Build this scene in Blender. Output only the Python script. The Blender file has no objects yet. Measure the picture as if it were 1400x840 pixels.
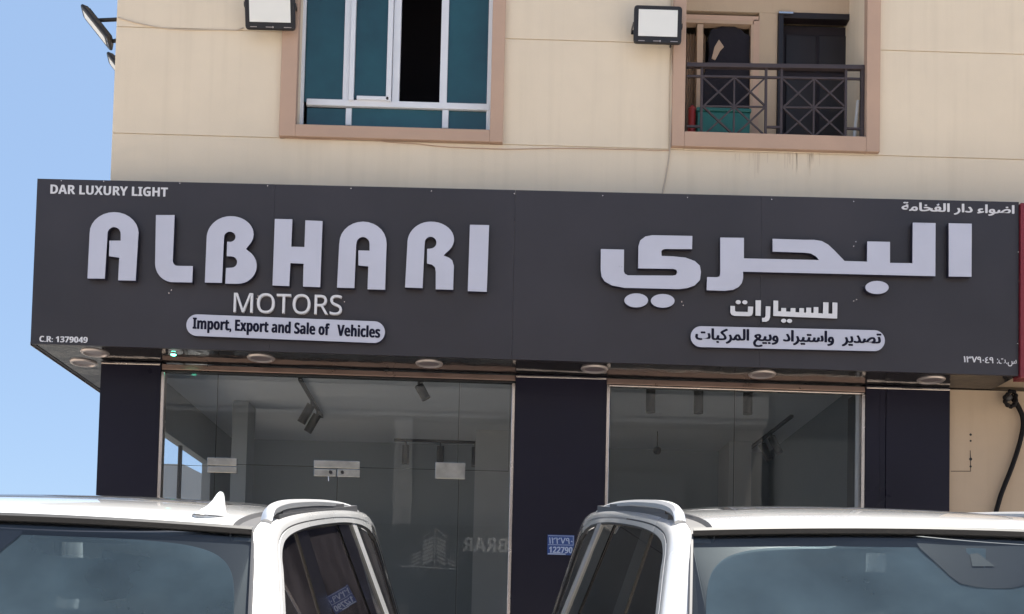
import bpy, bmesh, math, random
from mathutils import Vector, Matrix
from mathutils.geometry import tessellate_polygon
from math import radians, sin, cos, pi, tan, atan2
S = bpy.context.scene
C = S.collection
random.seed(7)

# ------------------------------------------------------------ camera
F, PX0, PY0, YAW, PITCH, ROLL = 1513.0, 700.0, 843.0, 0.0141, 0.0439, -0.0227
EYE = Vector((0, 0, 1.5))
fwd = Vector((sin(YAW)*cos(PITCH), cos(YAW)*cos(PITCH), sin(PITCH)))
r0 = Vector((cos(YAW), -sin(YAW), 0)); d0 = fwd.cross(r0)
RIGHT = cos(ROLL)*r0 + sin(ROLL)*d0
DOWN = -sin(ROLL)*r0 + cos(ROLL)*d0
cam = bpy.data.cameras.new('camera'); camo = bpy.data.objects.new('camera', cam); C.objects.link(camo)
cam.sensor_width = 36; cam.lens = F/1400*36; cam.shift_y = (PY0-420)/1400
cam.clip_start = 0.05; cam.clip_end = 500
m = Matrix.Identity(4)
for i in range(3):
    m[i][0] = RIGHT[i]; m[i][1] = -DOWN[i]; m[i][2] = -fwd[i]; m[i][3] = EYE[i]
camo.matrix_world = m
S.camera = camo

def P(px, py, Y):
    """point of the vertical plane at depth Y seen at photo position px, py"""
    d = fwd*F + RIGHT*(px-PX0) + DOWN*(py-PY0)
    return EYE + d*(Y/d.y)
def rect(x0, y0, x1, y1, Y):
    xm, ym = (x0+x1)/2, (y0+y1)/2
    return P(x0, ym, Y).x, P(x1, ym, Y).x, P(xm, y1, Y).z, P(xm, y0, Y).z   # X0, X1, Z0, Z1

# ------------------------------------------------------------ world, sun, exposure
SUN_EL, SUN_AZ = radians(72), radians(40)
w = bpy.data.worlds.new("World"); S.world = w; w.use_nodes = True
wn = w.node_tree.nodes; wl = w.node_tree.links
sky = wn.new('ShaderNodeTexSky'); sky.sky_type = 'NISHITA'; sky.sun_disc = False
sky.sun_elevation = SUN_EL; sky.sun_rotation = SUN_AZ
sky.air_density = 1.0; sky.dust_density = .6; sky.ozone_density = 1.2; sky.altitude = 0
bg = wn['Background']; bg.inputs[1].default_value = 0.06
hz = wn.new('ShaderNodeMix'); hz.data_type = 'RGBA'; hz.inputs[0].default_value = .72; hz.inputs[7].default_value = (1.78, 2.62, 4.0, 1)
wl.new(sky.outputs[0], hz.inputs[6]); wl.new(hz.outputs[2], bg.inputs[0])
sun = bpy.data.lights.new('sun', 'SUN'); suno = bpy.data.objects.new('sun', sun); C.objects.link(suno)
sun.energy = 4.4; sun.angle = radians(0.5); sun.color = (1, .95, .87)
sd = Vector((sin(SUN_AZ)*cos(SUN_EL), cos(SUN_AZ)*cos(SUN_EL), sin(SUN_EL)))
suno.rotation_euler = sd.to_track_quat('Z', 'Y').to_euler()
S.view_settings.view_transform = 'Standard'; S.view_settings.look = 'None'
S.view_settings.exposure = 1.82; S.view_settings.gamma = 1
S.cycles.max_bounces = 10; S.cycles.transparent_max_bounces = 16
S.cycles.sample_clamp_indirect = 6

# ------------------------------------------------------------ materials
def mat(name, col, rough=.5, metal=0, var=0, scale=3, bump=0, bscale=60, spec=.5, coat=0, emit=None, es=0, streak=False):
    M = bpy.data.materials.new(name); M.use_nodes = True
    N = M.node_tree.nodes; L = M.node_tree.links; b = N['Principled BSDF']
    b.inputs['Base Color'].default_value = (*col, 1); b.inputs['Roughness'].default_value = rough
    b.inputs['Metallic'].default_value = metal; b.inputs['Specular IOR Level'].default_value = spec
    b.inputs['Coat Weight'].default_value = coat; b.inputs['Coat Roughness'].default_value = .03
    if emit: b.inputs['Emission Color'].default_value = (*emit, 1); b.inputs['Emission Strength'].default_value = es
    tc = N.new('ShaderNodeTexCoord')
    if var:
        mp = N.new('ShaderNodeMapping'); L.new(tc.outputs['Object'], mp.inputs[0])
        if streak: mp.inputs['Scale'].default_value = (1, 1, .12)
        nz = N.new('ShaderNodeTexNoise'); nz.inputs['Scale'].default_value = scale; nz.inputs['Detail'].default_value = 8
        nz.inputs['Roughness'].default_value = .6
        L.new(mp.outputs[0], nz.inputs[0])
        mr = N.new('ShaderNodeMapRange'); mr.inputs[1].default_value = .3; mr.inputs[2].default_value = .7
        mr.inputs[3].default_value = 1-var; mr.inputs[4].default_value = 1+var
        L.new(nz.outputs[0], mr.inputs[0])
        mx = N.new('ShaderNodeVectorMath'); mx.operation = 'SCALE'; mx.inputs[0].default_value = col
        L.new(mr.outputs[0], mx.inputs['Scale']); L.new(mx.outputs[0], b.inputs['Base Color'])
        mr2 = N.new('ShaderNodeMapRange'); mr2.inputs[1].default_value = .3; mr2.inputs[2].default_value = .7
        mr2.inputs[3].default_value = max(0, rough*.8); mr2.inputs[4].default_value = min(1, rough*1.25+.02)
        L.new(nz.outputs[0], mr2.inputs[0]); L.new(mr2.outputs[0], b.inputs['Roughness'])
    if bump:
        nb = N.new('ShaderNodeTexNoise'); nb.inputs['Scale'].default_value = bscale; nb.inputs['Detail'].default_value = 6
        L.new(tc.outputs['Object'], nb.inputs[0])
        bp = N.new('ShaderNodeBump'); bp.inputs['Strength'].default_value = bump; bp.inputs['Distance'].default_value = .01
        L.new(nb.outputs[0], bp.inputs['Height']); L.new(bp.outputs[0], b.inputs['Normal'])
    return M

def glass(name, tint, refl=1.0, dust=0.0, dustcol=(.6, .62, .6), rough=0.0, base=0.0, dscale=2.0):
    M = bpy.data.materials.new(name); M.use_nodes = True
    N = M.node_tree.nodes; L = M.node_tree.links; N.clear()
    o = N.new('ShaderNodeOutputMaterial'); t = N.new('ShaderNodeBsdfTransparent'); t.inputs[0].default_value = (*tint, 1)
    g = N.new('ShaderNodeBsdfGlossy'); g.inputs['Roughness'].default_value = rough; g.inputs[0].default_value = (1, 1, 1, 1)
    fr = N.new('ShaderNodeFresnel'); fr.inputs[0].default_value = 1.5
    ml = N.new('ShaderNodeMath'); ml.operation = 'MULTIPLY_ADD'; ml.inputs[1].default_value = refl; ml.inputs[2].default_value = base; ml.use_clamp = True
    L.new(fr.outputs[0], ml.inputs[0])
    under = t.outputs[0]
    if dust:
        df = N.new('ShaderNodeBsdfDiffuse'); df.inputs[0].default_value = (*dustcol, 1)
        nz = N.new('ShaderNodeTexNoise'); nz.inputs['Scale'].default_value = dscale; nz.inputs['Detail'].default_value = 7
        tc = N.new('ShaderNodeTexCoord'); L.new(tc.outputs['Object'], nz.inputs[0])
        mr = N.new('ShaderNodeMapRange'); mr.inputs[1].default_value = .35; mr.inputs[2].default_value = .7
        mr.inputs[3].default_value = dust*.5; mr.inputs[4].default_value = dust*1.7
        L.new(nz.outputs[0], mr.inputs[0])
        m0 = N.new('ShaderNodeMixShader'); L.new(mr.outputs[0], m0.inputs[0]); L.new(t.outputs[0], m0.inputs[1]); L.new(df.outputs[0], m0.inputs[2])
        under = m0.outputs[0]
    mx = N.new('ShaderNodeMixShader'); L.new(ml.outputs[0], mx.inputs[0]); L.new(under, mx.inputs[1]); L.new(g.outputs[0], mx.inputs[2])
    L.new(mx.outputs[0], o.inputs[0])
    return M

def plaster_mat(name, col):
    M = mat(name, col, .9, var=.045, scale=.9, bump=.12, bscale=90, spec=.2)
    N = M.node_tree.nodes; L = M.node_tree.links; b = N['Principled BSDF']
    # faint vertical dirt runs
    tc = N.new('ShaderNodeTexCoord'); mp = N.new('ShaderNodeMapping'); mp.inputs['Scale'].default_value = (7, 7, .35)
    L.new(tc.outputs['Object'], mp.inputs[0])
    nz = N.new('ShaderNodeTexNoise'); nz.inputs['Scale'].default_value = 1.6; nz.inputs['Detail'].default_value = 9; L.new(mp.outputs[0], nz.inputs[0])
    mr = N.new('ShaderNodeMapRange'); mr.inputs[1].default_value = .5; mr.inputs[2].default_value = .8; mr.inputs[3].default_value = 0; mr.inputs[4].default_value = .15
    L.new(nz.outputs[0], mr.inputs[0])
    src = b.inputs['Base Color'].links[0].from_socket
    mx = N.new('ShaderNodeMix'); mx.data_type = 'RGBA'
    L.new(mr.outputs[0], mx.inputs[0]); L.new(src, mx.inputs[6]); mx.inputs[7].default_value = (col[0]*.62, col[1]*.6, col[2]*.58, 1)
    L.new(mx.outputs[2], b.inputs['Base Color'])
    return M

M = {}
M['plaster'] = plaster_mat('plaster', (.71, .61, .485))
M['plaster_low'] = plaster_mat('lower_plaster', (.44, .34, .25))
M['dirt'] = mat('dirt_run', (.61, .51, .405), .9)
M['trim'] = mat('rose_trim', (.46, .315, .24), .85, var=.06, scale=2, bump=.1)
M['acp'] = mat('charcoal_panel', (.031, .028, .035), .38, var=.16, scale=.9, spec=.42, bump=.05, bscale=1.3)
M['acp_soffit'] = mat('glossy_soffit', (.02, .018, .02), .06, var=.1, scale=2, bump=1.0, bscale=3.0, spec=.32)
M['letter'] = mat('silver_letter_face', (.50, .51, .61), .34, var=.04, scale=2, metal=.15)
M['letter_side'] = mat('dark_letter_return', (.012, .012, .03), .3)
M['white_print'] = mat('white_print', (.62, .62, .66), .5)
M['navy_print'] = mat('navy_print', (.004, .004, .018), .6, spec=.2)
M['clad'] = mat('navy_cladding', (.007, .006, .016), .34, var=.15, scale=1, spec=.25)
M['joint'] = mat('dark_joint', (.01, .01, .012), .6)
M['chrome'] = mat('brushed_steel', (.62, .55, .52), .22, metal=1, var=.08, scale=4)
M['steel'] = mat('patch_steel', (.42, .42, .41), .12, metal=1, var=.3, scale=7, bump=.2, bscale=6)
M['bronze'] = mat('rose_steel', (.30, .21, .18), .3, metal=.9, var=.1, scale=4)
M['shop_glass'] = glass('shop_glass', (.82, .86, .89), refl=.8, dust=.012, dustcol=(.55, .62, .68), dscale=1.2)
M['glass_edge'] = mat('glass_edge', (.015, .025, .022), .2)
M['teal_glass'] = mat('teal_window_glass', (.006, .045, .055), .04, spec=.8, var=.45, scale=.9, bump=.25, bscale=1.4)
M['upvc'] = mat('white_window_frame', (.66, .68, .74), .4, var=.03)
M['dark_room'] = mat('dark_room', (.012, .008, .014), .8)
M['blackmetal'] = mat('black_metal', (.015, .013, .014), .45, spec=.5)
M['railmetal'] = mat('brown_railing', (.045, .032, .035), .5, var=.15, scale=8)
M['diffuser'] = mat('lamp_diffuser', (.74, .74, .72), .35, var=.02)
M['door'] = mat('dark_wood_door', (.007, .0035, .005), .5, var=.3, scale=3, streak=True)
M['curtain'] = mat('pale_curtain', (.42, .30, .22), .9, var=.1)
M['cloth'] = mat('dark_cloth', (.008, .006, .012), .9, bump=.4, bscale=14)
M['teal'] = mat('teal_plastic', (.015, .13, .125), .5)
M['red'] = mat('red_plastic', (.28, .02, .02), .4)
M['white_stick'] = mat('white_stick', (.6, .62, .66), .5)
M['cable'] = mat('pale_cable', (.48, .40, .33), .6)
M['cable_black'] = mat('black_cable', (.005, .004, .005), .6, spec=.2)
M['ceiling'] = mat('shop_ceiling', (.62, .64, .67), .8, var=.03)
M['shopwall'] = mat('shop_wall', (.25, .27, .29), .8, var=.04)
M['shopcolumn'] = mat('shop_column', (.42, .42, .42), .8, var=.04)
M['floor_tile'] = mat('shop_floor', (.45, .46, .48), .2, var=.1)
M['asphalt'] = mat('asphalt', (.05, .05, .05), .9, var=.25, scale=6, bump=.5, bscale=200)
M['paver'] = mat('forecourt_concrete', (.43, .375, .31), .85, var=.12, scale=2, bump=.3)
M['kerb'] = mat('kerb_concrete', (.38, .36, .33), .85, var=.1)
M['paint_line'] = mat('road_paint', (.7, .7, .68), .7, var=.1, scale=20)
M['redpanel'] = mat('red_panel', (.17, .015, .025), .35)
M['plate_print'] = mat('plate_print', (.34, .40, .55), .5)
M['blue'] = mat('blue_plate', (.014, .05, .20), .35)
M['green'] = mat('green_indicator', (.1, .8, .5), .3, emit=(.12, 1, .62), es=3.0)
M['lamp_rim'] = mat('lamp_rim', (.42, .37, .36), .3, metal=.5)
M['lamp_lens'] = mat('lamp_lens', (.16, .13, .14), .3)
M['opp_wall'] = mat('opposite_wall', (.50, .49, .48), .9, var=.08, scale=.5)
M['opp_dark'] = mat('opposite_shade', (.05, .05, .055), .6)
M['opp_sign'] = mat('opposite_sign', (.035, .036, .038), .5)
M['opp_letter'] = mat('opposite_letter', (.8, .8, .8), .5)
# car
M['paint'] = mat('white_car_paint', (.62, .62, .62), .28, var=.015, scale=1.5, coat=1.0)
M['rail'] = mat('satin_silver', (.60, .61, .63), .34, metal=.7)
M['channel'] = mat('grey_channel', (.065, .065, .07), .5)
M['rubber'] = mat('black_rubber', (.015, .015, .017), .6)
M['gloss_black'] = mat('gloss_black', (.010, .010, .012), .08, coat=.5)
M['side_glass'] = glass('privacy_glass', (.16, .15, .16), refl=.8, dust=.045, dustcol=(.34, .30, .32), dscale=4)
M['screen'] = glass('windscreen_glass', (.74, .80, .82), refl=.75, dust=.004)
M['film'] = glass('tint_film', (.40, .46, .48), refl=.5, dust=.38, dustcol=(.30, .385, .44), base=0, dscale=2.2)
M['frit'] = mat('frit_band', (.014, .015, .026), .35)
M['sunroof'] = mat('sunroof_glass', (.05, .052, .055), .08, spec=.8)
M['interior'] = mat('car_interior', (.03, .03, .034), .8)
M['seat'] = mat('seat_leather', (.06, .055, .052), .6, bump=.2)
M['tyre'] = mat('tyre', (.02, .02, .02), .85)
M['rim'] = mat('alloy_rim', (.5, .5, .52), .3, metal=.9)
M['lampglass'] = mat('headlamp', (.7, .72, .75), .08, coat=1)
M['tail'] = mat('tail_lamp', (.35, .01, .01), .1, coat=1)

# ------------------------------------------------------------ object helpers
def link(name, me, m, parent=None, **kw):
    o = bpy.data.objects.new(name, me); C.objects.link(o)
    ms = m if isinstance(m, (list, tuple)) else [m]
    if me is not None:
        for k in ms: me.materials.append(M[k])
    if parent is not None: o.parent = parent
    for k, v in kw.items(): o[k] = v
    return o
def obj(name, bm, m, parent=None, smooth=False, bevel=0, **kw):
    bmesh.ops.recalc_face_normals(bm, faces=bm.faces)
    me = bpy.data.meshes.new(name); bm.to_mesh(me); bm.free()
    if smooth:
        for p in me.polygons: p.use_smooth = True
        me.set_sharp_from_angle(angle=radians(38))
    o = link(name, me, m, parent, **kw)
    if bevel:
        b = o.modifiers.new('bevel', 'BEVEL'); b.width = bevel; b.segments = 2; b.limit_method = 'ANGLE'
    return o
def thing(name, label, cat, loc=(0, 0, 0), group=None, rot=(0, 0, 0)):
    o = bpy.data.objects.new(name, None); C.objects.link(o); o.location = loc; o.rotation_euler = rot
    o.empty_display_size = .2
    o['label'] = label; o['category'] = cat
    if group: o['group'] = group
    return o
def tag(o, label, cat, group=None):
    o['label'] = label; o['category'] = cat
    if group: o['group'] = group
    return o
def box(bm, x0, x1, y0, y1, z0, z1, mi=0):
    v = [bm.verts.new((x, y, z)) for z in (z0, z1) for y in (y0, y1) for x in (x0, x1)]
    for f in ((0, 1, 3, 2), (4, 6, 7, 5), (0, 4, 5, 1), (2, 3, 7, 6), (0, 2, 6, 4), (1, 5, 7, 3)):
        fc = bm.faces.new([v[i] for i in f]); fc.material_index = mi
    return v
def bx(name, a, m, parent=None, bevel=0, **kw):
    bm = bmesh.new(); box(bm, *a); return obj(name, bm, m, parent, bevel=bevel, **kw)
def rod(bm, p, q, r, n=8, r2=None):
    p, q = Vector(p), Vector(q); d = (q-p).normalized(); r2 = r if r2 is None else r2
    u = d.orthogonal().normalized(); v = d.cross(u)
    A = [bm.verts.new(p+(u*cos(2*pi*i/n)+v*sin(2*pi*i/n))*r) for i in range(n)]
    B = [bm.verts.new(q+(u*cos(2*pi*i/n)+v*sin(2*pi*i/n))*r2) for i in range(n)]
    for i in range(n): bm.faces.new((A[i], A[(i+1) % n], B[(i+1) % n], B[i]))
    bm.faces.new(A[::-1]); bm.faces.new(B)
def tube(bm, pts, r, n=6):
    pts = [Vector(p) for p in pts]; rings = []
    for i, p in enumerate(pts):
        d = (pts[min(i+1, len(pts)-1)]-pts[max(i-1, 0)]).normalized()
        u = d.cross(Vector((0, 1, .01))).normalized() if abs(d.y) < .9 else d.cross(Vector((1, 0, 0))).normalized()
        v = d.cross(u); rr = r[i] if isinstance(r, list) else r
        rings.append([bm.verts.new(p+(u*cos(2*pi*k/n)+v*sin(2*pi*k/n))*rr) for k in range(n)])
    for a, b in zip(rings, rings[1:]):
        for k in range(n): bm.faces.new((a[k], a[(k+1) % n], b[(k+1) % n], b[k]))
    bm.faces.new(rings[0][::-1]); bm.faces.new(rings[-1])
def catmull(pts, k=6, closed=False):
    pts = [Vector(p) for p in pts]; out = []; n = len(pts)
    for i in range(n if closed else n-1):
        g = (lambda j: pts[j % n]) if closed else (lambda j: pts[max(0, min(n-1, j))])
        a, b, c, d = g(i-1), g(i), g(i+1), g(i+2)
        for s in range(k):
            t = s/k
            out.append(.5*((2*b)+(c-a)*t+(2*a-5*b+4*c-d)*t*t+(3*b-3*c+d-a)*t**3))
    if not closed: out.append(pts[-1].copy())
    return out
def prism(bm, pts, dv, front=0, side=0):
    """polygon (3-D points) extruded by the vector dv; front face keeps `front`, the rest `side`"""
    A = [bm.verts.new(p) for p in pts]; B = [bm.verts.new(Vector(p)+Vector(dv)) for p in pts]
    n = len(A)
    for tri in tessellate_polygon([[Vector(p) for p in pts]]):
        for vs, mi in ((A, front), (B, side)):
            try: bm.faces.new([vs[i] for i in tri]).material_index = mi
            except ValueError: pass
    for i in range(n):
        f = bm.faces.new((A[i], B[i], B[(i+1) % n], A[(i+1) % n])); f.material_index = side
def arc(cx, cy, rx, ry, a0, a1, n=14):
    return [(cx+rx*cos(radians(a0+(a1-a0)*i/n)), cy+ry*sin(radians(a0+(a1-a0)*i/n))) for i in range(n+1)]

# ------------------------------------------------------------ text (built-in font)
ARB = {'ا': (0xFE8D, 0), 'ب': (0xFE8F, 1), 'ة': (0xFE93, 0), 'ت': (0xFE95, 1), 'ح': (0xFEA1, 1), 'خ': (0xFEA5, 1), 'د': (0xFEA9, 0),
       'ر': (0xFEAD, 0), 'س': (0xFEB1, 1), 'ص': (0xFEB9, 1), 'ض': (0xFEBD, 1), 'ع': (0xFEC9, 1), 'ف': (0xFED1, 1), 'ك': (0xFED9, 1),
       'ل': (0xFEDD, 1), 'م': (0xFEE1, 1), 'و': (0xFEED, 0), 'ي': (0xFEF1, 1), 'ء': (0xFE80, -1)}
def shape(s):
    out = []
    for i, ch in enumerate(s):
        if ch not in ARB: out.append(ch); continue
        base, t = ARB[ch]
        prev = i > 0 and ARB.get(s[i-1], (0, -1))[1] == 1
        nxt = i+1 < len(s) and s[i+1] in ARB and ARB[s[i+1]][1] >= 0 and t == 1
        if t == -1: out.append(chr(base)); continue
        if t == 0: out.append(chr(base+(1 if prev else 0)))
        else: out.append(chr(base+(3 if prev and nxt else 1 if prev else 2 if nxt else 0)))
    return ''.join(reversed(out))
def text_geo(body, spacing=1.0):
    c = bpy.data.curves.new('text', 'FONT'); c.body = body; c.size = 1; c.space_character = spacing; c.resolution_u = 4
    o = bpy.data.objects.new('text', c); C.objects.link(o)
    me = bpy.data.meshes.new_from_object(o.evaluated_get(bpy.context.evaluated_depsgraph_get()))
    vs = [v.co.copy() for v in me.vertices]; fs = [tuple(p.vertices) for p in me.polygons]
    bpy.data.objects.remove(o); bpy.data.curves.remove(c); bpy.data.meshes.remove(me)
    x0, x1 = min(v.x for v in vs), max(v.x for v in vs); z0, z1 = min(v.y for v in vs), max(v.y for v in vs)
    return [((v.x-x0)/(x1-x0), (v.y-z0)/(z1-z0)) for v in vs], fs
def sans(t, bold=True):
    """the plain sans letters of the built-in font"""
    o = ''
    for c in t:
        if 'A' <= c <= 'Z': o += chr((0x1D5D4 if bold else 0x1D5A0)+ord(c)-65)
        elif 'a' <= c <= 'z': o += chr((0x1D5EE if bold else 0x1D5BA)+ord(c)-97)
        elif '0' <= c <= '9': o += chr((0x1D7EC if bold else 0x1D7E2)+ord(c)-48)
        else: o += c
    return o
LEAN = -.032
def text_bm(body, lb, rb, h, Y, depth=0.0, bold=0.0, nb=4, spacing=1.0, boldv=0.0):
    """body fitted between the photo points lb and rb (its lower corners), h photo pixels tall, on the plane Y"""
    uv, fs = text_geo(body, spacing); bm = bmesh.new()
    sh = [(0, 0)] if not bold else [(bold*(k/(nb-1)-.5), boldv*((k % 2)-.5)) for k in range(nb)]
    for k, (s, t) in enumerate(sh):
        vs = []
        for u, v in uv:
            px = lb[0]+u*(rb[0]-lb[0])-LEAN*0+v*h*(-LEAN)+s; py = lb[1]+u*(rb[1]-lb[1])-v*h+t
            q = P(px, py, Y); q.y -= k*.0004; vs.append(bm.verts.new(q))
        for f in fs:
            try: bm.faces.new([vs[i] for i in f])
            except ValueError: pass
    bmesh.ops.remove_doubles(bm, verts=bm.verts, dist=1e-6)
    if depth:
        front = list(bm.faces)
        r = bmesh.ops.extrude_face_region(bm, geom=front)
        bmesh.ops.translate(bm, verts=[g for g in r['geom'] if isinstance(g, bmesh.types.BMVert)], vec=(0, -depth, 0))
    return bm
def words(bm, m, par, gap):
    """one flat object per word: cluster the islands of the text by the gaps between them"""
    seen = set(); isl = []
    bm.verts.ensure_lookup_table(); bm.verts.index_update()
    for v in bm.verts:
        if v.index in seen: continue
        st = [v]; g = []; seen.add(v.index)
        while st:
            a = st.pop(); g.append(a)
            for e in a.link_edges:
                b = e.other_vert(a)
                if b.index not in seen: seen.add(b.index); st.append(b)
        isl.append((min(q.co.x for q in g), max(q.co.x for q in g), g))
    isl.sort(key=lambda t: t[0]); cl = []
    for a, b, g in isl:
        if cl and a-cl[-1][0] < gap: cl[-1][0] = max(cl[-1][0], b); cl[-1][1] += g
        else: cl.append([b, list(g)])
    for _, g in cl:
        nb = bmesh.new(); mp = {v.index: nb.verts.new(v.co) for v in g}
        for f in bm.faces:
            if f.verts[0].index in mp: nb.faces.new([mp[v.index] for v in f.verts])
        o = flat('word', nb, m, par); o.location = -Vector(par.location)
    bm.free()
def flat(name, bm, m, parent, **kw):
    me = bpy.data.meshes.new(name); bm.to_mesh(me); bm.free()
    return link(name, me, m, parent, **kw)

# ------------------------------------------------------------ ground: street, sloping forecourt, shop apron
YS, YG, YW = 10.0, 10.55, 10.60          # sign face, glass line, upper wall
ZG, ZA = -.30, 1.00                      # street level, apron level
SL = tan(radians(9)); Y0 = 1.09; Y1 = Y0+(ZA-ZG)/SL
def sheet(name, pts, m, **kw):
    bm = bmesh.new(); bm.faces.new([bm.verts.new(p) for p in pts]); return flat(name, bm, m, None, kind='structure', **kw)
sheet('ground', [(-300, -300, ZG-.03), (300, -300, ZG-.03), (300, 300, ZG-.03), (-300, 300, ZG-.03)], 'paver')
sheet('road', [(-60, -9, ZG), (60, -9, ZG), (60, -5.5, ZG), (-60, -5.5, ZG)], 'asphalt')
bm = bmesh.new()
for x in range(-20, 21, 4): box(bm, x, x+2, -7.3, -7.18, ZG+.002, ZG+.008)
obj('lane_marking', bm, 'paint_line', kind='structure')
bm = bmesh.new()
prof = [(-5.3, ZG-.03), (-5.3, ZG+.004), (Y0, ZG+.004), (Y1, ZA), (11.2, ZA), (11.2, ZG-.03)]
prism(bm, [(-14, y, z) for y, z in prof], (28, 0, 0)); obj('forecourt', bm, 'paver', kind='structure')
sheet('added_side_road', [(-45, 15, ZG-.02), (-6.5, 15, ZG-.02), (-6.5, 60, ZG-.02), (-45, 60, ZG-.02)], 'asphalt')  # unseen asphalt, added so the glossy soffit reflects darker ground
bm = bmesh.new()
for y in (19.5, 25.5, 33): box(bm, -45, -6.6, y, y+.5, ZG-.02, ZG+.12)
box(bm, -7.6, -7.3, 15, 60, ZG-.02, ZG+.13); obj('added_side_kerb', bm, 'kerb', kind='structure')  # unseen pale strips, added to streak the soffit reflection
bm = bmesh.new(); box(bm, -60, 60, -13.8, -9, ZG-.02, ZG+.12); obj('far_pavement', bm, 'kerb', kind='structure')

# ------------------------------------------------------------ apartment building
bld = thing('apartment_building', 'beige plastered apartment building above the dark shopfront, rose window surrounds', 'building', (0, YW, ZA))
def B(name, bm, m, **kw):
    o = obj(name, bm, m, None, **kw); o.parent = bld; o.location = -Vector(bld.location); return o
def Bb(name, a, m, **kw):
    bm = bmesh.new(); box(bm, *a); return B(name, bm, m, **kw)
XL = P(156, 120, YW).x; XR = 9.5
ZTOP = 15.0
zA = P(915, 204.5, YW).z; zB = (P(700, 53, YW).z+P(250, 37.5, YW).z+P(1300, 74, YW).z)/3
dz = zB-zA
win = rect(410.5, -170, 674, 177, YW)          # left window opening
bal = rect(938, -210, 1184, 186.5, YW)        # balcony opening
wtr = rect(388.5, -200, 692, 193.5, YW)
btr = rect(921, -240, 1202.5, 207, YW)
xv = P(915.5, 130, YW).x
z0 = P(700, 262, YW).z-.9
rows = [(z0, zA)]
z = zA
while z < ZTOP-.2: rows.append((z, min(z+dz, ZTOP))); z += dz
opens = [win, bal]; trims = [wtr, btr]
G = .0055
backing = bmesh.new()
for ri, (a, b) in enumerate(rows):
    segs = [(XL, XR)]
    for o in opens:
        if b > o[2] and a < o[3]:
            ns = []
            for s in segs:
                if o[0] > s[0] and o[1] < s[1]: ns += [(s[0], o[0]), (o[1], s[1])]
                else: ns.append(s)
            segs = ns
    for s in segs:
        # partial rows at sill/head heights: fill the remaining strip over/under an opening
        cuts = [s[0], s[1]]
        if s[0] < xv < s[1] and a >= zA-.01 and b < zA+2.5*dz: cuts = [s[0], xv, s[1]]
        if s[1]-s[0] > 5: cuts = sorted(set(cuts+[P(700, 130, YW).x]))if a > zA+2.5*dz else cuts
        for c0, c1 in zip(cuts, cuts[1:]):
            B('wall_panel', (lambda bm: (box(bm, c0+(G if c0 > XL+.01 else 0), c1-(G if c1 < XR-.01 else 0), YW, YW+.03, a+G, b-G), bm)[1])(bmesh.new()), 'plaster')
        box(backing, s[0]+.001, s[1]-.001, YW+.012, YW+.2, a, b)
    for o in opens:   # wall strips above and below the opening inside this row
        if a < o[2] < b: box(backing, o[0], o[1], YW+.002, YW+.2, a, o[2]-.002)
        if a < o[3] < b: box(backing, o[0], o[1], YW+.002, YW+.2, o[3]+.002, b)
B('wall', backing, 'plaster')
# side walls, roof slab and back so that the block is a solid building
Bb('side_wall', (XL+.002, XL+.2, YW+.2, 24, P(150, 245, YW).z-.5, ZTOP), 'plaster')
Bb('side_wall', (XR-.2, XR, YW+.2, 24, ZA, ZTOP), 'plaster')
Bb('roof', (XL-.05, XR+.05, YW-.05, 24, ZTOP, ZTOP+.25), 'plaster')
Bb('back_wall', (XL, XR, 24, 24.2, ZA, ZTOP), 'plaster')
zc = P(700, 500, YG).z
Bb('floor_slab', (XL+.01, XR-.21, YW+.21, 23.99, 4.75, 4.95), 'dark_room')

def surround(o, t, proud):
    bm = bmesh.new()
    box(bm, t[0], o[0], YW-proud, YW+.05, t[2], t[3]); box(bm, o[1], t[1], YW-proud, YW+.05, t[2], t[3])
    box(bm, o[0], o[1], YW-proud, YW+.05, t[2], o[2]); box(bm, o[0], o[1], YW-proud, YW+.05, o[3], t[3])
    return B('window_surround', bm, 'trim', bevel=.006)
surround(win, wtr, .05); surround(bal, btr, .05)
# reveals
def reveal(o, depth, m='plaster'):
    bm = bmesh.new(); y0, y1 = YW+.052, YW+depth
    box(bm, o[0]-.03, o[0], y0, y1, o[2], o[3]); box(bm, o[1], o[1]+.03, y0, y1, o[2], o[3])
    box(bm, o[0]-.03, o[1]+.03, y0, y1, o[2]-.03, o[2]); box(bm, o[0]-.03, o[1]+.03, y0, y1, o[3], o[3]+.03)
    B('reveal', bm, m)
reveal(win, .36); reveal(bal, 1.2)

# window: aluminium frame, teal panes, one open sash
YF = YW+.16
wf = bpy.data.objects.new('window', None); C.objects.link(wf); wf.parent = bld
def W(name, a, m, dy=0, th=.05, bevel=.004):
    r = rect(*a, YF); bm = bmesh.new(); box(bm, r[0], r[1], YF+dy, YF+dy+th, r[2], r[3])
    o = obj(name, bm, m, None, bevel=bevel); o.parent = wf; o.location = -Vector(bld.location); return o
zt = -160
W('frame', (411, zt, 419, 171), 'upvc'); W('frame', (668.5, zt, 676, 178), 'upvc')
W('frame', (419, 139, 669, 147.5), 'upvc', -.008)
W('frame', (472.5, zt, 481, 139), 'upvc'); W('frame', (472.5, 148, 480.5, 171), 'upvc')
W('frame', (604.5, zt, 614.5, 141), 'upvc'); W('frame', (604.5, 150, 613, 175), 'upvc')
W('frame', (539.5, zt, 549.5, 140), 'upvc', .004)
W('sash', (481.5, zt, 488, 139), 'upvc', -.03); W('sash', (532, zt, 539, 140), 'upvc', -.03)
W('sash', (488, 133.5, 532, 138.5), 'upvc', -.03)
for a in ((419, zt, 472.5, 139), (488, zt, 532, 134), (614.5, zt, 668.5, 143), (419, 147, 472.5, 172), (480.5, 148, 604.5, 175), (613, 151, 668.5, 178)):
    W('pane', a, 'teal_glass', .022, .008, 0)
r = rect(411, zt, 676, 176, YF+.3)
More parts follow.
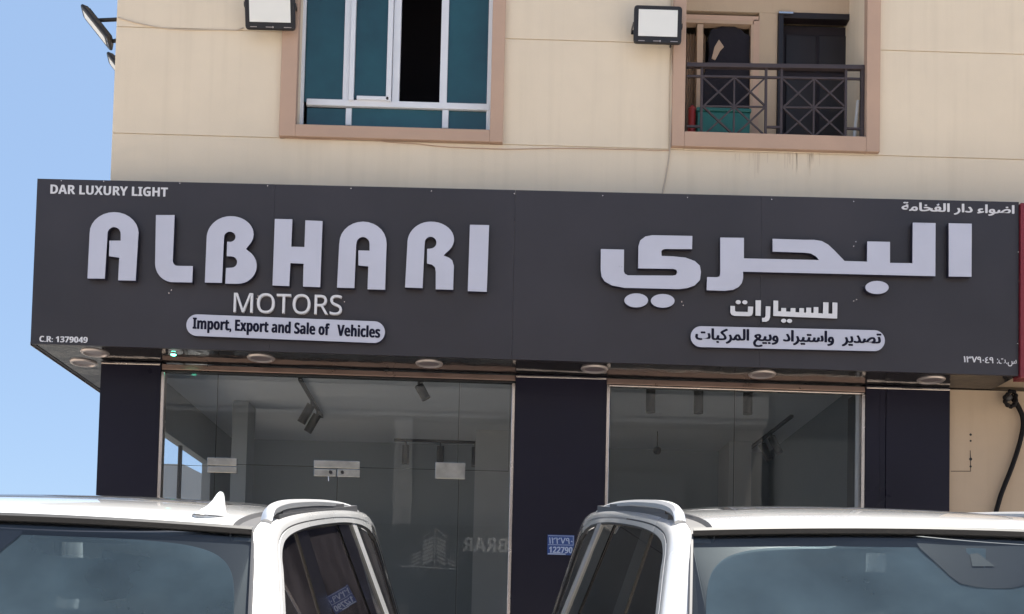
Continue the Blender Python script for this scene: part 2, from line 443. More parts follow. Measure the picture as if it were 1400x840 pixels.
Bb('dark_room', (r[0]-.8, r[1]+.8, YW+1.6, YW+1.65, r[2]-.6, r[3]+.4), 'dark_room')
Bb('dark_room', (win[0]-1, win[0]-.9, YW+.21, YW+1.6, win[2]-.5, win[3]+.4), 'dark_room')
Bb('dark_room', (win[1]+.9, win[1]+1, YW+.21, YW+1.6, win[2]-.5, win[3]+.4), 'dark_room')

# balcony: back wall with window and door
YB = YW+.52
def K(name, a, m, y0, y1, bevel=0, parent=None):
    r = rect(*a, YB); bm = bmesh.new(); box(bm, r[0], r[1], y0, y1, r[2], r[3])
    return B(name, bm, m, bevel=bevel)
r = rect(938, 0, 1190, 190, YB)
bm = bmesh.new()
def seg(a):
    q = rect(*a, YB); box(bm, q[0], q[1], YB, YB+.2, q[2], q[3])
zt2 = -190
seg((850, zt2, 1260, 18)); seg((1037, 18.2, 1062, 215)); seg((1170, 21, 1260, 215)); seg((850, 18.2, 936, 215))
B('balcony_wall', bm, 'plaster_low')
K('balcony_ceiling', (860, -215, 1260, -190), 'plaster', YW+.06, YB+.2)
Bb('balcony_floor', (bal[0]-.3, bal[1]+.3, YW+.21, YB+.5, bal[2]-.12, bal[2]-.03), 'plaster')
wn2 = [((936, 22, 1037, 28), 'trim'), ((936, 28, 1029, 33), 'curtain'), ((1029, 28, 1037, 215), 'trim'), ((1025.5, 34, 1029, 215), 'curtain'), ((952, 34, 960, 215), 'curtain')]
for a, mm in wn2: K('window_frame', a, mm, YB-.02 if mm == 'upvc' else YB-.01, YB+.08)
K('door_frame', (1062.5, 18.5, 1069.5, 215), 'door', YB-.03, YB+.1, .004); K('door_frame', (1069.5, 19, 1169.5, 27), 'door', YB-.012, YB+.1, .004)
K('door', (1070, 27.5, 1169, 215), 'dark_room', YB+.12, YB+.16)
for a in ((1078, 40, 1120, 90), (1124, 41, 1164, 91), (1078, 98, 1120, 180), (1124, 99, 1164, 181)): K('door_panel', a, 'door', YB+.105, YB+.119, .006)
K('door_closer', (1063.5, 19.5, 1083, 22), 'chrome', YB-.045, YB-.031)
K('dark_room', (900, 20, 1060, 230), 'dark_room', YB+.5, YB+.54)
# curtain in folds
bm = bmesh.new(); r = rect(938, 35, 968, 210, YB); n = 24
top = [];bot = []
for i in range(n+1):
    x = r[0]+(r[1]-r[0])*i/n; y = YB+.16+.02*sin(i*1.7)
    top.append(bm.verts.new((x, y, r[3]))); bot.append(bm.verts.new((x*1.0-.02*i/n, y+.01*sin(i), r[2])))
for i in range(n): bm.faces.new((top[i], top[i+1], bot[i+1], bot[i]))
B('curtain', bm, 'curtain', smooth=True)
bm = bmesh.new(); rd = random.Random(3)
for k in range(26):
    px_ = 1000+rd.random()*125; a_ = P(px_, 208.5+rd.random()*2, YW-.0012); L_ = .05+rd.random()**2*.22; w_ = .003+rd.random()*.004
    pts_ = [a_+Vector((-w_, 0, 0)), a_+Vector((w_, 0, 0)), a_+Vector((w_*.5, 0, -L_)), a_+Vector((-w_*.3, 0, -L_*.95))]
    bm.faces.new([bm.verts.new(q) for q in pts_])
B('dirt_runs', bm, 'dirt', kind='stuff')
# railing (built between the reveals)
YR = YW+.03
rl = thing('balcony_railing', 'dark brown metal balcony railing with crossed diamond bars', 'railing', P(1060, 186, YR))
def RB(p, q, wd=.02, th=.02):
    a, b = P(*p, YR), P(*q, YR); d = (b-a).normalized(); u = Vector((-d.z, 0, d.x))*wd/2; bm = bmesh.new()
    y = Vector((0, th/2, 0)); pts = [a+u, b+u, b-u, a-u]
    prism(bm, [p_-y for p_ in pts], y*2); o = obj('bar', bm, 'railmetal', None, bevel=.002); o.parent = rl; o.location = -rl.location
RB((938.5, 90), (1181, 93.5), .042, .05)
RB((938.5, 104.5), (1181, 108.5), .022)
for x in (959.5, 1047.5, 1068.5, 1156.5): RB((x, 92), (x-1, 187.5), .024, .024)
RB((1179, 94), (1178, 188.5), .036, .04)
for x0, x1, yt, yb in ((961, 1047, 106, 186), (1070, 1156, 108, 187)):
    xm = (x0+x1)/2; ym = (yt+yb)/2; t = .017
    k = 6
    RB((xm, yt), (xm-1, yb), t, .014); RB((x0, ym-.5), (x1, ym+.5), t, .012)
    RB((x0, yt), (x1-1, yb), t, .010); RB((x1, yt), (x0, yb), t, .008)
    RB((xm, yt), (x0, ym), t, .016); RB((xm, yt), (x1, ym), t, .018); RB((x0, ym), (xm, yb), t, .020); RB((x1, ym), (xm, yb), t, .022)
RB((1048, 174), (1068, 174.5), .02); RB((1157, 176), (1178, 177), .02); RB((938.5, 173), (959, 173.5), .02)
# things kept on the balcony
r = rect(950, 158, 1021, 192, YB-.12)
t = thing('storage_box', 'teal plastic box standing behind the balcony railing', 'box', ((r[0]+r[1])/2, YB-.17, r[2]))
wd = (r[1]-r[0])/2; hh = r[3]-r[2]
bx('container', (-wd, wd, -.1, .1, 0, hh-.04), 'teal', t, bevel=.012); bx('lid', (-wd-.012, wd+.012, -.11, .11, hh-.038, hh), 'teal', t, bevel=.01)
r = rect(939.5, 146, 950, 190, YB-.15)
t = thing('gas_canister', 'red canister at the left end of the balcony', 'canister', ((r[0]+r[1])/2, YB-.2, r[2]))
bm = bmesh.new(); R_ = (r[1]-r[0])/2; H_ = r[3]-r[2]
rod(bm, (0, 0, 0), (0, 0, H_*.86), R_, 16); rod(bm, (0, 0, H_*.86), (0, 0, H_*.95), R_, 16, R_*.4); obj('body', bm, 'red', t, smooth=True)
bm = bmesh.new(); rod(bm, (0, 0, H_*.95), (0, 0, H_), R_*.3, 10); obj('valve', bm, 'blackmetal', t)
bm = bmesh.new(); a, b = P(1168, 188, YW+.14), P(1173, 138, YW+.16); rod(bm, a, b, .016, 8)
tag(obj('broom_handle', bm, 'white_stick'), 'white stick leaning in the right corner of the balcony', 'stick')
# dark garments hung in the balcony window
bm = bmesh.new(); outl = [(972, 40), (985, 36), (1005, 36), (1014, 40), (1020, 46), (1026, 48), (1026, 190), (950, 190), (952, 150), (956, 118), (966, 92), (970, 75), (968, 52)]
prism(bm, [P(x, y, YB+.03) for x, y in outl], (0, .06, 0))
tag(obj('hanging_clothes', bm, 'cloth', bevel=.015), 'black clothes hanging in the balcony window', 'clothes')
bm = bmesh.new(); prism(bm, [P(x, y, YB+.02) for x, y in [(973, 80), (977, 64), (983, 54), (990, 64), (985, 69), (978, 82)]], (0, .02, 0))
tag(obj('hanging_scarf', bm, 'curtain', bevel=.004), 'brown cloth hung over the black clothes on the balcony', 'cloth')

# ------------------------------------------------------------ canopy with sign
sg = thing('shop_sign', 'long charcoal fascia sign lettered ALBHARI MOTORS in silver, English and Arabic', 'sign', P(700, 500, YS))
def SO(name, bm, m, smooth=False, bevel=0, parent=None, **kw):
    o = obj(name, bm, m, None, smooth=smooth, bevel=bevel, **kw); o.parent = parent or sg
    o.location = -sg.location if parent is None else (0, 0, 0); return o
TL, BL, TR, BR = P(52, 244.5, YS), P(40.5, 470, YS), P(1394, 276.5, YS), P(1391.5, 514, YS)
XS0, XS1 = (TL.x+BL.x)/2, (TR.x+BR.x)/2
lerp = lambda a, b, t: a+(b-a)*t
ztop = lambda x: lerp(TL.z, TR.z, (x-XS0)/(XS1-XS0)); zbot = lambda x: lerp(BL.z, BR.z, (x-XS0)/(XS1-XS0))
xs = [XS0]+[P(p, 380, YS).x for p in (372, 702, 1040)]+[XS1]
for a, b in zip(xs, xs[1:]):
    a2, b2 = a+.0007, b-.0007
    bm = bmesh.new(); prism(bm, [(a2, YS, zbot(a2)), (b2, YS, zbot(b2)), (b2, YS, ztop(b2)), (a2, YS, ztop(a2))], (0, .03, 0)); SO('fascia_panel', bm, 'acp')
def slab(name, x0, x1, y0, y1, zo0, zo1, m):
    bm = bmesh.new(); v = []
    zf = zbot if name == 'soffit' else ztop
    for y in (y0, y1):
        for x in (x0, x1): v.append((x, y, zf(x)+zo0)); v.append((x, y, zf(x)+zo1))
    V = [bm.verts.new(q) for q in v]
    for f in ((0, 2, 3, 1), (4, 5, 7, 6), (0, 1, 5, 4), (2, 6, 7, 3), (0, 4, 6, 2), (1, 3, 7, 5)): bm.faces.new([V[i] for i in f])
    return SO(name, bm, m)
YE = 14.0
slab('soffit', XS0+.005, XS1, YS+.033, YW+.05, .006, .03, 'acp_soffit')
# side wing of the canopy along the left wall
zb0, zt0 = zbot(XS0), ztop(XS0)
bm = bmesh.new(); box(bm, XS0+.005, XL, YW+.055, YE, zb0+.006, zb0+.03); SO('side_soffit', bm, 'acp_soffit')
bm = bmesh.new(); box(bm, XS0, XS0+.03, YS+.033, YE, zb0, zt0); SO('side_panel', bm, 'acp')
slab('top_cover', XS0+.035, XS1, YS+.033, YW-.001, -.05, -.03, 'acp')
bm = bmesh.new(); box(bm, XS0+.035, XL-.001, YW, YE, zt0-.05, zt0-.03); SO('top_cover', bm, 'acp')
bm = bmesh.new(); box(bm, XS0-.006, XS0-.001, YS+.01, YE, zb0-.012, zb0+.02); SO('edge_strip', bm, 'chrome')
# end panel at the right
bm = bmesh.new(); box(bm, XS1-.03, XS1-.001, YS+.033, YW, zbot(XS1)+.035, ztop(XS1)-.055); SO('side_panel', bm, 'acp')

def z1(x, y): return (x/4, 220+y/4)
def z2(x, y): return (350+x/4, 220+y/4)
def z5(x, y): return (800+x*300/1400, 280+y*300/1400)
def z6(x, y): return (1100+x*300/1400, 260+y*300/1400)
def z7(x, y): return (920+x*300/1400, 400+y*300/1400)
def letter(fn, pts, depth=.045, off=.012, name='letter', m=('letter', 'letter_side')):
    pts = [fn(*p) for p in pts]; q = []
    for p in pts:
        if not q or abs(p[0]-q[-1][0])+abs(p[1]-q[-1][1]) > .08: q.append(p)
    Yf = YS-off-depth
    bm = bmesh.new(); prism(bm, [P(x, y, Yf) for x, y in q], (0, depth, 0), 0, 1)
    return SO(name, bm, list(m))
A = [(478, 644), (490, 400)]+arc(624, 397, 134, 116, 180, 360)+[(757, 400), (742, 656), (646, 654), (652, 530), (596, 522), (598, 437), (660, 437), (660, 405)]+arc(624, 401, 36, 38, 0, -180)+[(588, 405), (573, 645)]
letter(z1, A)
letter(z1, [(853, 297), (955, 297), (945, 545)]+arc(972, 548, 27, 27, 180, 90, 5)+[(1055, 576), (1051, 666), (945, 664)]+arc(945, 560, 97, 104, 90, 180)[1:])
letter(z1, [(1120, 666), (1130, 425)]+arc(1262, 425, 132, 122, 180, 270)+arc(1262, 402, 125, 99, 270, 398)+[(1345, 483)]+arc(1300, 575, 104, 98, -55, 90)+[(1232, 672), (1236, 586), (1262, 585)]+arc(1266, 554, 31, 31, 90, -90, 8)+[(1240, 522), (1242, 443), (1257, 443)]+arc(1257, 416, 31, 28, 90, -180, 14)+[(1225, 425), (1214, 668)])
letter(z2, [(103, 318), (199, 320), (193, 470), (265, 472), (270, 326), (364, 330), (351, 692), (257, 688), (260, 563), (188, 560), (182, 686), (90, 682)])
letter(z2, [(443, 694), (455, 455)]+arc(585, 450, 129, 117, 180, 360)+[(714, 455), (706, 706), (610, 703), (614, 578), (560, 573), (560, 490), (621, 492), (621, 455)]+arc(585, 455, 36, 38, 0, -180)+[(548, 455), (538, 697)])
letter(z2, [(815, 693), (828, 455)]+arc(955, 450, 127, 117, 180, 270)+arc(957, 430, 126, 97, 270, 408)+[(1026, 518), (1055, 530), (1073, 545), (1082, 575), (1078, 706), (983, 703), (983, 605), (978, 582), (962, 568), (935, 562), (936, 482), (952, 481)]+arc(955, 448, 32, 32, 90, -180, 14)+[(922, 455), (911, 697)])
letter(z2, [(1170, 350), (1275, 352), (1262, 717), (1158, 713)])
# big Arabic word
letter(z5, [(100, 283), (248, 287), (247, 425), (253, 440), (272, 451), (560, 453), (580, 448), (588, 430), (580, 415), (560, 410), (338, 407), (340, 265), (352, 228), (385, 203), (430, 195), (684, 200), (682, 284), (515, 283), (495, 286), (486, 298), (488, 327), (560, 330), (640, 338), (700, 360), (732, 390), (739, 430), (733, 480), (700, 515), (650, 533), (600, 539), (250, 531), (170, 515), (125, 490), (105, 460), (99, 420)])
letter(z5, arc(326, 611, 76, 45, 0, 345, 23)); letter(z5, arc(495, 614, 76, 44, 0, 345, 23)); letter(z6, arc(462, 622, 75, 42, 0, 345, 23))
word = [z5(862, 210), z5(1013, 212), z5(1013, 343), z6(93, 447), z6(72, 424), z6(40, 405), z6(0, 400), z5(1196, 300), z5(1196, 218), z6(0, 318), z6(60, 318), z6(110, 326), z6(150, 348), z6(190, 385), z6(255, 453), z6(398, 457), z6(400, 328), z6(545, 331), z6(545, 465), z6(688, 467), z6(690, 208), z6(836, 211), z6(834, 550), z6(0, 530), z5(1008, 428), z5(1008, 470), z5(1000, 500), z5(980, 525), z5(945, 543), z5(890, 550), z5(775, 546), z5(778, 462), z5(842, 463), z5(858, 457), z5(862, 440)]
letter(lambda *p: p, word)
letter(z6, [(920, 212), (1067, 215), (1065, 554), (920, 552)])
# small Arabic word of square letters
lk = dict(depth=.02, off=.004, m=('white_print', 'letter_side'))
letter(z7, [(1018, 64), (1050, 66), (1048, 167), (780, 157), (640, 150), (641, 52), (672, 53), (671, 120), (690, 121), (691, 99), (722, 100), (722, 122), (750, 123), (751, 100), (782, 101), (782, 126), (806, 127), (807, 100), (836, 101), (836, 129), (850, 129), (851, 97), (882, 98), (882, 131), (897, 131), (898, 93), (928, 94), (928, 133), (957, 134), (959, 63), (993, 64), (992, 135), (1017, 136)], **lk)
letter(z7, [(592, 88), (622, 90), (620, 160), (612, 178), (595, 188), (568, 187), (569, 163), (585, 162), (591, 152)], **lk)
letter(z7, [(527, 50), (562, 51), (560, 150), (527, 148)], **lk)
letter(z7, [(367, 86), (396, 87), (396, 118), (403, 123), (478, 125), (480, 90), (512, 91), (510, 130), (504, 146), (488, 152), (392, 150), (374, 143), (366, 128)], **lk)
for cx, cy in ((417, 62), (459, 63), (707, 181), (744, 182)): letter(z7, arc(cx, cy, 17, 13, 0, 330, 11), **lk)

def pill(c0, c1, rad, name='plaque'):
    """stadium plaque between two photo centres"""
    a = atan2(c1[1]-c0[1], c1[0]-c0[0])*180/pi
    pts = arc(*c0, rad, rad, a+90, a+270, 16)+arc(*c1, rad, rad, a-90, a+90, 16)
    bm = bmesh.new(); prism(bm, [P(x, y, YS-.05) for x, y in pts], (0, .048, 0), 0, 1)
    return SO(name, bm, ['letter', 'letter_side'])
pill((269.5, 444.8), (511.5, 454.3), 14.8)
pill((958.5, 460.5), (1195.5, 466), 14.3)
bm = text_bm(sans("Import, Export and Sale of   Vehicles"), (263.5, 454.5), (519, 467), 21, YS-.052, bold=1.1, nb=4, boldv=.4)
words(bm, 'navy_print', sg, .028)
def sign_text(body, lb, rb, h, m='white_print', Y=None, **kw):
    words(text_bm(body, lb, rb, h, Y or YS-.003, **kw), m, sg, h*.0018)
sign_text(shape('تصدير  واستيراد وبيع المركبات'), (951, 472.5), (1203.5, 478), 23.5, 'navy_print', YS-.052, bold=1.9, nb=6, boldv=.7)
sign_text(sans('DAR LUXURY LIGHT'), (69, 265), (229, 269.3), 12.5, bold=.6, nb=3, boldv=.2)
sign_text(sans('C.R: 1379049'), (54, 467.6), (119.5, 469.1), 8.2, bold=.6, nb=3)
sign_text(shape('اضواء دار الفخامة'), (1233, 291.5), (1386, 296), 15, bold=1.5, nb=5, boldv=.5)
sign_text('١٣٧٩٠٤٩', (1317.5, 495.5), (1358, 497), 8.5, bold=.6, nb=3)
sign_text(shape('س.ت:'), (1363, 500.5), (1389.5, 501.5), 10.5, bold=.3, nb=2)
# MOTORS, one mesh per letter
bm = text_bm(sans('MOTORS', False), (319, 427), (467, 430.6), 27, YS-.034, depth=.0)
bm.verts.ensure_lookup_table(); seen = set(); groups = []
for v in bm.verts:
    if v.index in seen: continue
    st = [v]; g = []; seen.add(v.index)
    while st:
        a = st.pop(); g.append(a)
        for e in a.link_edges:
            b = e.other_vert(a)
            if b.index not in seen: seen.add(b.index); st.append(b)
    groups.append(g)
for g in groups:
    nb = bmesh.new(); mp = {v.index: nb.verts.new(v.co) for v in g}; ids = set(mp)
    for f in bm.faces:
        if f.verts[0].index in ids: nb.faces.new([mp[v.index] for v in f.verts])
    r_ = bmesh.ops.extrude_face_region(nb, geom=list(nb.faces)); bmesh.ops.translate(nb, verts=[q for q in r_['geom'] if isinstance(q, bmesh.types.BMVert)], vec=(0, .03, 0))
    SO('letter', nb, 'white_print')
bm.free()
# screw heads along the top edge and old drill marks
for (x, y) in ((246, 251), (366, 254.5), (480, 258), (590, 261.5), (703, 265), (824, 268), (940, 270.5), (1055, 273), (1167, 276), (1283, 279), (84, 247.5), (142, 248.5),
               (231, 401), (234.5, 397), (351, 409), (353, 405), (471, 413), (1167, 337), (1170, 331), (1167, 412), (1171, 410), (932, 413), (934, 418), (703, 505), (1392, 345), (1393, 385), (1391, 470)):
    q = P(x, y, YS)
    if q.z < zbot(q.x)+.01: continue
    bm = bmesh.new(); rod(bm, q, q+Vector((0, -.004, 0)), .0055, 8); SO('screw', bm, 'chrome')
# recessed downlights in the soffit
def downlight(x, y, r=.13):
    z = zbot(x)+.006
    e = bpy.data.objects.new('downlight', None); C.objects.link(e); e.parent = sg; e.location = Vector((x, y, z))-sg.location
    bm = bmesh.new(); n = 28; pr = [(r*.72, -.004), (r*.8, -.016), (r*.94, -.014), (r, 0)]
    rr = [[bm.verts.new((a*cos(2*pi*i/n), a*sin(2*pi*i/n), b)) for i in range(n)] for a, b in pr]
    for a, b in zip(rr, rr[1:]):
        for i in range(n): bm.faces.new((a[i], a[(i+1) % n], b[(i+1) % n], b[i]))
    obj('rim', bm, 'lamp_rim', e, smooth=True)
    bm = bmesh.new(); bm.faces.new([bm.verts.new((r*.72*cos(2*pi*i/n), r*.72*sin(2*pi*i/n), -.004)) for i in range(n)]); obj('lens', bm, 'lamp_lens', e)
for px, py in ((130, 482.5), (357, 488), (587, 493.5), (813, 500), (1042, 505), (1273, 509)):
    downlight(P(px, py, 10.25).x, 10.25)
downlight(P(108, 494.5, 10.5).x, 10.62); downlight(-4.0, 12.1)
# green power indicator under the soffit
q = P(237, 487, 10.2)
t = thing('indicator_lamp', 'small glowing green indicator lamp under the sign by the left pillar', 'lamp', (q.x, 10.2, zbot(q.x)+.004))
bm = bmesh.new(); rod(bm, (0, 0, 0), (0, 0, -.008), .03, 14); obj('housing', bm, 'chrome', t)
bm = bmesh.new(); rod(bm, (0, 0, -.008), (0, 0, -.016), .026, 14, .020); obj('lens', bm, 'green', t)

# ------------------------------------------------------------ shopfront: pillars, head rail, glazing
ZB2 = P(700, 500, YG).z
zs = lambda x: zbot(x)+.004
pill_px = [(135, 217, 580), (703.5, 828, 600), (1183.5, 1298.5, 600)]
PXs = []
for i, (a, b, ym) in enumerate(pill_px):
    x0, x1 = P(a, ym, YG-.05).x, P(b, ym, YG-.05).x; PXs.append((x0, x1))
    zt_ = zs((x0+x1)/2)-.006
    if i == 0: Bb('pillar', (x0, x1, YG-.05, YG+.12, ZA, zt_), 'clad')
    elif i == 1: Bb('pillar', (x0, x1, YG-.05, YG+.5, ZA, zt_), 'clad')
    else:
        s0, s1 = P(1203, 600, YG-.05).x, P(1211, 600, YG-.05).x
        Bb('pillar', (x0, s0-.004, YG-.05, YG+.5, ZA, zt_), 'clad'); Bb('pillar', (s0, s1, YG-.042, YG+.5, ZA, zt_), 'clad'); Bb('pillar', (s1+.004, x1, YG-.05, YG+.5, ZA, zt_), 'clad')
    bm = bmesh.new(); box(bm, x0+.004, x1-.004, YG-.062, YG-.051, zt_-.03, zt_-.012); B('edge_trim', bm, 'chrome', bevel=.003)
# lower wall right of the last pillar
zr = zs(4.5)-.006
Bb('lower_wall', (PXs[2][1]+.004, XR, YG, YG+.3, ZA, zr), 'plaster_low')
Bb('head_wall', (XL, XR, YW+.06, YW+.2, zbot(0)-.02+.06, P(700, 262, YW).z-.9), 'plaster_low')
# conduit scar and drill holes on the lower wall
for (x, y, rr) in ((1327, 594.5, .012), (1327, 603, .010), (1327, 628, .015), (1327, 638, .011)):
    q = P(x, y, YG); bm = bmesh.new(); rod(bm, q+Vector((0, .002, 0)), q-Vector((0, .002, 0)), rr, 9); B('drill_hole', bm, 'joint')
bm = bmesh.new(); tube(bm, [P(1300, 644.5, YG-.002), P(1327, 644.5, YG-.002), P(1327, 633, YG-.002), P(1326.5, 616, YG-.002)], .003, 5); B('crack', bm, 'joint')

sfl = thing('glass_shopfront', 'tall frameless glass shopfront with central double door between the first two dark pillars', 'shopfront', P(460, 840, YG))
sfr = thing('shop_window', 'large fixed glass shop window between the middle and right dark pillars', 'window', P(1005, 700, YG))
def GP(par, name, a, m, y0=YG, th=.012, bevel=0, zbase=None):
    r = list(rect(*a, y0)); 
    if zbase is not None: r[2] = zbase
    bm = bmesh.new(); box(bm, r[0], r[1], y0, y0+th, r[2], r[3]); o = obj(name, bm, m, None, bevel=bevel); o.parent = par; o.location = -par.location; return o
def glass_pane(par, a, zbase=None, name='glass_panel'):
    r = list(rect(*a, YG));
    if zbase is not None: r[2] = zbase
    bm = bmesh.new(); bm.faces.new([bm.verts.new(q) for q in ((r[0], YG, r[2]), (r[1], YG, r[2]), (r[1], YG, r[3]), (r[0], YG, r[3]))])
    o = flat(name, bm, 'shop_glass', par); o.location = -par.location
    # polished edge
    bm = bmesh.new(); e = .004
    box(bm, r[1]-e, r[1]-.0005, YG+.001, YG+.011, r[2], r[3]); box(bm, r[0], r[1], YG+.001, YG+.011, r[2], r[2]+e)
    q = obj('glass_edge', bm, 'glass_edge', None); q.parent = o
    return o
zf = ZA+.02
# head rails
for par, (a, b), (p0, p1) in ((sfl, (PXs[0][1], PXs[1][0]), (222, 697)), (sfr, (PXs[1][1], PXs[2][0]), (833, 1177))):
    for nm, dz0, dz1, yy, mm in (('head_rail', .01, .062, YG-.035, 'bronze'), ('head_rail_lip', .066, .082, YG-.022, 'chrome' if par is sfr else 'joint')):
        bm = bmesh.new(); v = []
        for y in (yy, YG+.05):
            for x in (a+.002, b-.002): v += [(x, y, zbot(x)-dz1), (x, y, zbot(x)-dz0)]
        V = [bm.verts.new(q) for q in v]
        for f in ((0, 2, 3, 1), (4, 5, 7, 6), (0, 1, 5, 4), (2, 6, 7, 3), (0, 4, 6, 2), (1, 3, 7, 5)): bm.faces.new([V[i] for i in f])
        o = obj(nm, bm, mm, None, bevel=.004); o.parent = par; o.location = -par.location
    wd_ = .034
    for x0 in (a+.002, b-wd_-.002):
        bm = bmesh.new(); box(bm, x0, x0+wd_, YG-.04, YG+.045, zf, zbot(x0)-.085); o = obj('side_frame', bm, 'chrome', None, bevel=.004); o.parent = par; o.location = -par.location
for a in ((222.5, 503, 296.5, 637), (297.5, 504, 627.5, 639), (628.5, 511, 697, 644)): glass_pane(sfl, a)
for a in ((222, 638, 290.5, 840), (291.5, 638, 459, 840), (460.5, 640, 625.5, 840), (626.8, 645, 696, 840)): glass_pane(sfl, a, zf)
for a in ((833.5, 513, 1003, 840), (1004, 517, 1176, 840)): glass_pane(sfr, a, zf)
GP(sfr, 'inner_frame', (1169.5, 519, 1175, 840), 'upvc', YG+.06, .03, zbase=zf)
# patch fittings and lock
for a in ((283, 626, 323.5, 636.5), (283.5, 637.8, 323.5, 646.5), (429, 630, 492, 640.3), (429, 641.6, 459.2, 651.5), (461, 641.8, 492, 652.5), (595, 632.5, 636, 655)):
    GP(sfl, 'patch_fitting', a, 'steel', YG-.022, .04, .003)
for x in (452, 468): 
    q = P(x, 646, YG-.024); bm = bmesh.new(); rod(bm, q, q+Vector((0, -.012, 0)), .016, 12); o = obj('lock', bm, 'blackmetal', None); o.parent = sfl; o.location = -sfl.location
q = P(449, 651, YG-.03); bm = bmesh.new(); rod(bm, q, q+Vector((.004, 0, -.05)), .006, 6); o = obj('key', bm, 'chrome', None); o.parent = sfl; o.location = -sfl.location
for x in (452, 470):   # pull handles
    a, b = P(x, 700, YG-.05), P(x, 835, YG-.05); bm = bmesh.new(); rod(bm, a, b, .014, 10); rod(bm, a+Vector((0, .05, -.1)), a+Vector((0, 0, -.1)), .009); o = obj('pull_handle', bm, 'chrome', None, smooth=True); o.parent = sfl; o.location = -sfl.location

# ------------------------------------------------------------ shop interior
ZC = 4.55; YI = 15.3
X0i, X1i = XL+.12, 3.75
Bb('ceiling', (X0i, X1i+.2, YG+.06, YI, ZC, ZC+.1), 'ceiling')
Bb('bulkhead', (X0i, X1i+.2, YG+.2, YG+.32, ZC-.16, ZC-.002), 'ceiling')
Bb('inner_wall', (X0i, X1i+.2, YI, YI+.1, ZA, ZC+.1), 'shopwall')
Bb('inner_wall', (X1i, X1i+.2, YG+.5, YI-.002, ZA, ZC-.002), 'shopwall')
Bb('floor', (X0i, X1i+.2, YG-.2, YI, ZA-.05, ZA+.012), 'floor_tile')
Bb('dividing_wall', (PXs[1][0]+.2, PXs[1][1]-.2, YG+.51, 13.2, ZA, ZC-.17), 'shopwall')
# left wall with side window
wy0, wy1, wz0, wz1 = 11.45, 14.2, 2.2, 4.0
bm = bmesh.new()
box(bm, XL+.01, X0i, YG+.13, wy0, ZA, 4.9); box(bm, XL+.01, X0i, wy1, 24, ZA, 4.9)
box(bm, XL+.01, X0i, wy0, wy1, ZA, wz0); box(bm, XL+.01, X0i, wy0, wy1, wz1, 4.9); B('lower_side_wall', bm, 'shopwall')
Bb('side_window_frame', (XL+.04, XL+.08, (wy0+wy1)/2+.2, (wy0+wy1)/2+.24, wz0, wz1), 'blackmetal')
for n_, (x, y, w_, d_) in enumerate(((-3.08, 13.2, .18, .4), (-.05, 14.6, .55, .6))):
    Bb('column', (x-w_/2, x+w_/2, y-d_/2, y+d_/2, ZA, ZC-.003), 'shopwall' if n_ == 0 else 'shopcolumn')
Bb('column', (3.05, 3.35, 14.6, 15.29, ZA, ZC-.003), 'shopcolumn')
Bb('partition', (1.2, 2.55, 15.1, 15.25, ZA, ZC-.35), 'shopwall')
def track(label, a, b, heads, tilt, L=.3):
    a, b = Vector(a), Vector(b); t = thing('track_light', label, 'light', a, 'black track lights on the shop ceiling')
    d = b-a; u = d.normalized(); s = u.cross(Vector((0, 0, 1)))*.018
    bm = bmesh.new(); V = [bm.verts.new(q) for q in (-s, s, s+d, -s+d, -s+Vector((0, 0, -.035)), s+Vector((0, 0, -.035)), s+d+Vector((0, 0, -.035)), -s+d+Vector((0, 0, -.035)))]
    for f in ((0, 1, 2, 3), (7, 6, 5, 4), (0, 4, 5, 1), (1, 5, 6, 2), (2, 6, 7, 3), (3, 7, 4, 0)): bm.faces.new([V[i] for i in f])
    obj('track', bm, 'blackmetal', t)
    for k, h in enumerate(heads):
        q = d*h+Vector((0, 0, -.035)); bm = bmesh.new(); tv = Vector(tilt).normalized()
        rod(bm, q, q+Vector((0, 0, -.06)), .014, 8); rod(bm, q+Vector((0, 0, -.05)), q+Vector((0, 0, -.05))+tv*L, .05, 14); obj('spotlight', bm, 'blackmetal', t, smooth=True)
def onceil(px, py):  # where the sight line meets the ceiling
    d = P(px, py, 1)-EYE; return EYE+d*((ZC-.002-EYE.z)/d.z)
track('track light running away from the glass in the left shop bay', onceil(410, 516), onceil(440, 568), (.5, .78), (-.45, .1, -.8), .24)
track('three-head track light across the back of the left shop bay', onceil(539, 600), onceil(661, 604), (.13, .52, .91), (0, 0, -1), .26)
track('single-head track light high behind the doors', onceil(571, 515), onceil(577, 519), (.3,), (.35, 0, -.6), .17)
track('three-head track light close behind the top of the right shop window', onceil(875, 520), onceil(1043, 523), (.09, .48, .88), (0, 0, -1), .26)
track('diagonal track light by the right wall of the shop', onceil(1083, 567), onceil(1025, 612), (.45, .68), (.35, -.2, -.8), .24)
q = onceil(899, 590); q.z = ZC
t = thing('pendant_bulb', 'small black bulb hanging in the right shop bay', 'lamp', q)
bm = bmesh.new(); rod(bm, (0, 0, 0), (0, 0, -.2), .006, 6); obj('cord', bm, 'cable_black', t)
bm = bmesh.new(); bmesh.ops.create_uvsphere(bm, u_segments=12, v_segments=8, radius=.055, matrix=Matrix.Translation((0, 0, -.25))); obj('bulb', bm, 'blackmetal', t, smooth=True)
# neighbouring block seen through the side window
bm = bmesh.new(); prism(bm, [(-11.8, 34, ZG), (-8.6, 34, ZG), (-8.6, 34, 6.9), (-9.75, 34, 7.45), (-11.8, 34, 7.45)], (0, 10, 0))
tag(obj('low_building', bm, 'shopwall'), 'low grey building glimpsed through the side window of the shop', 'building')

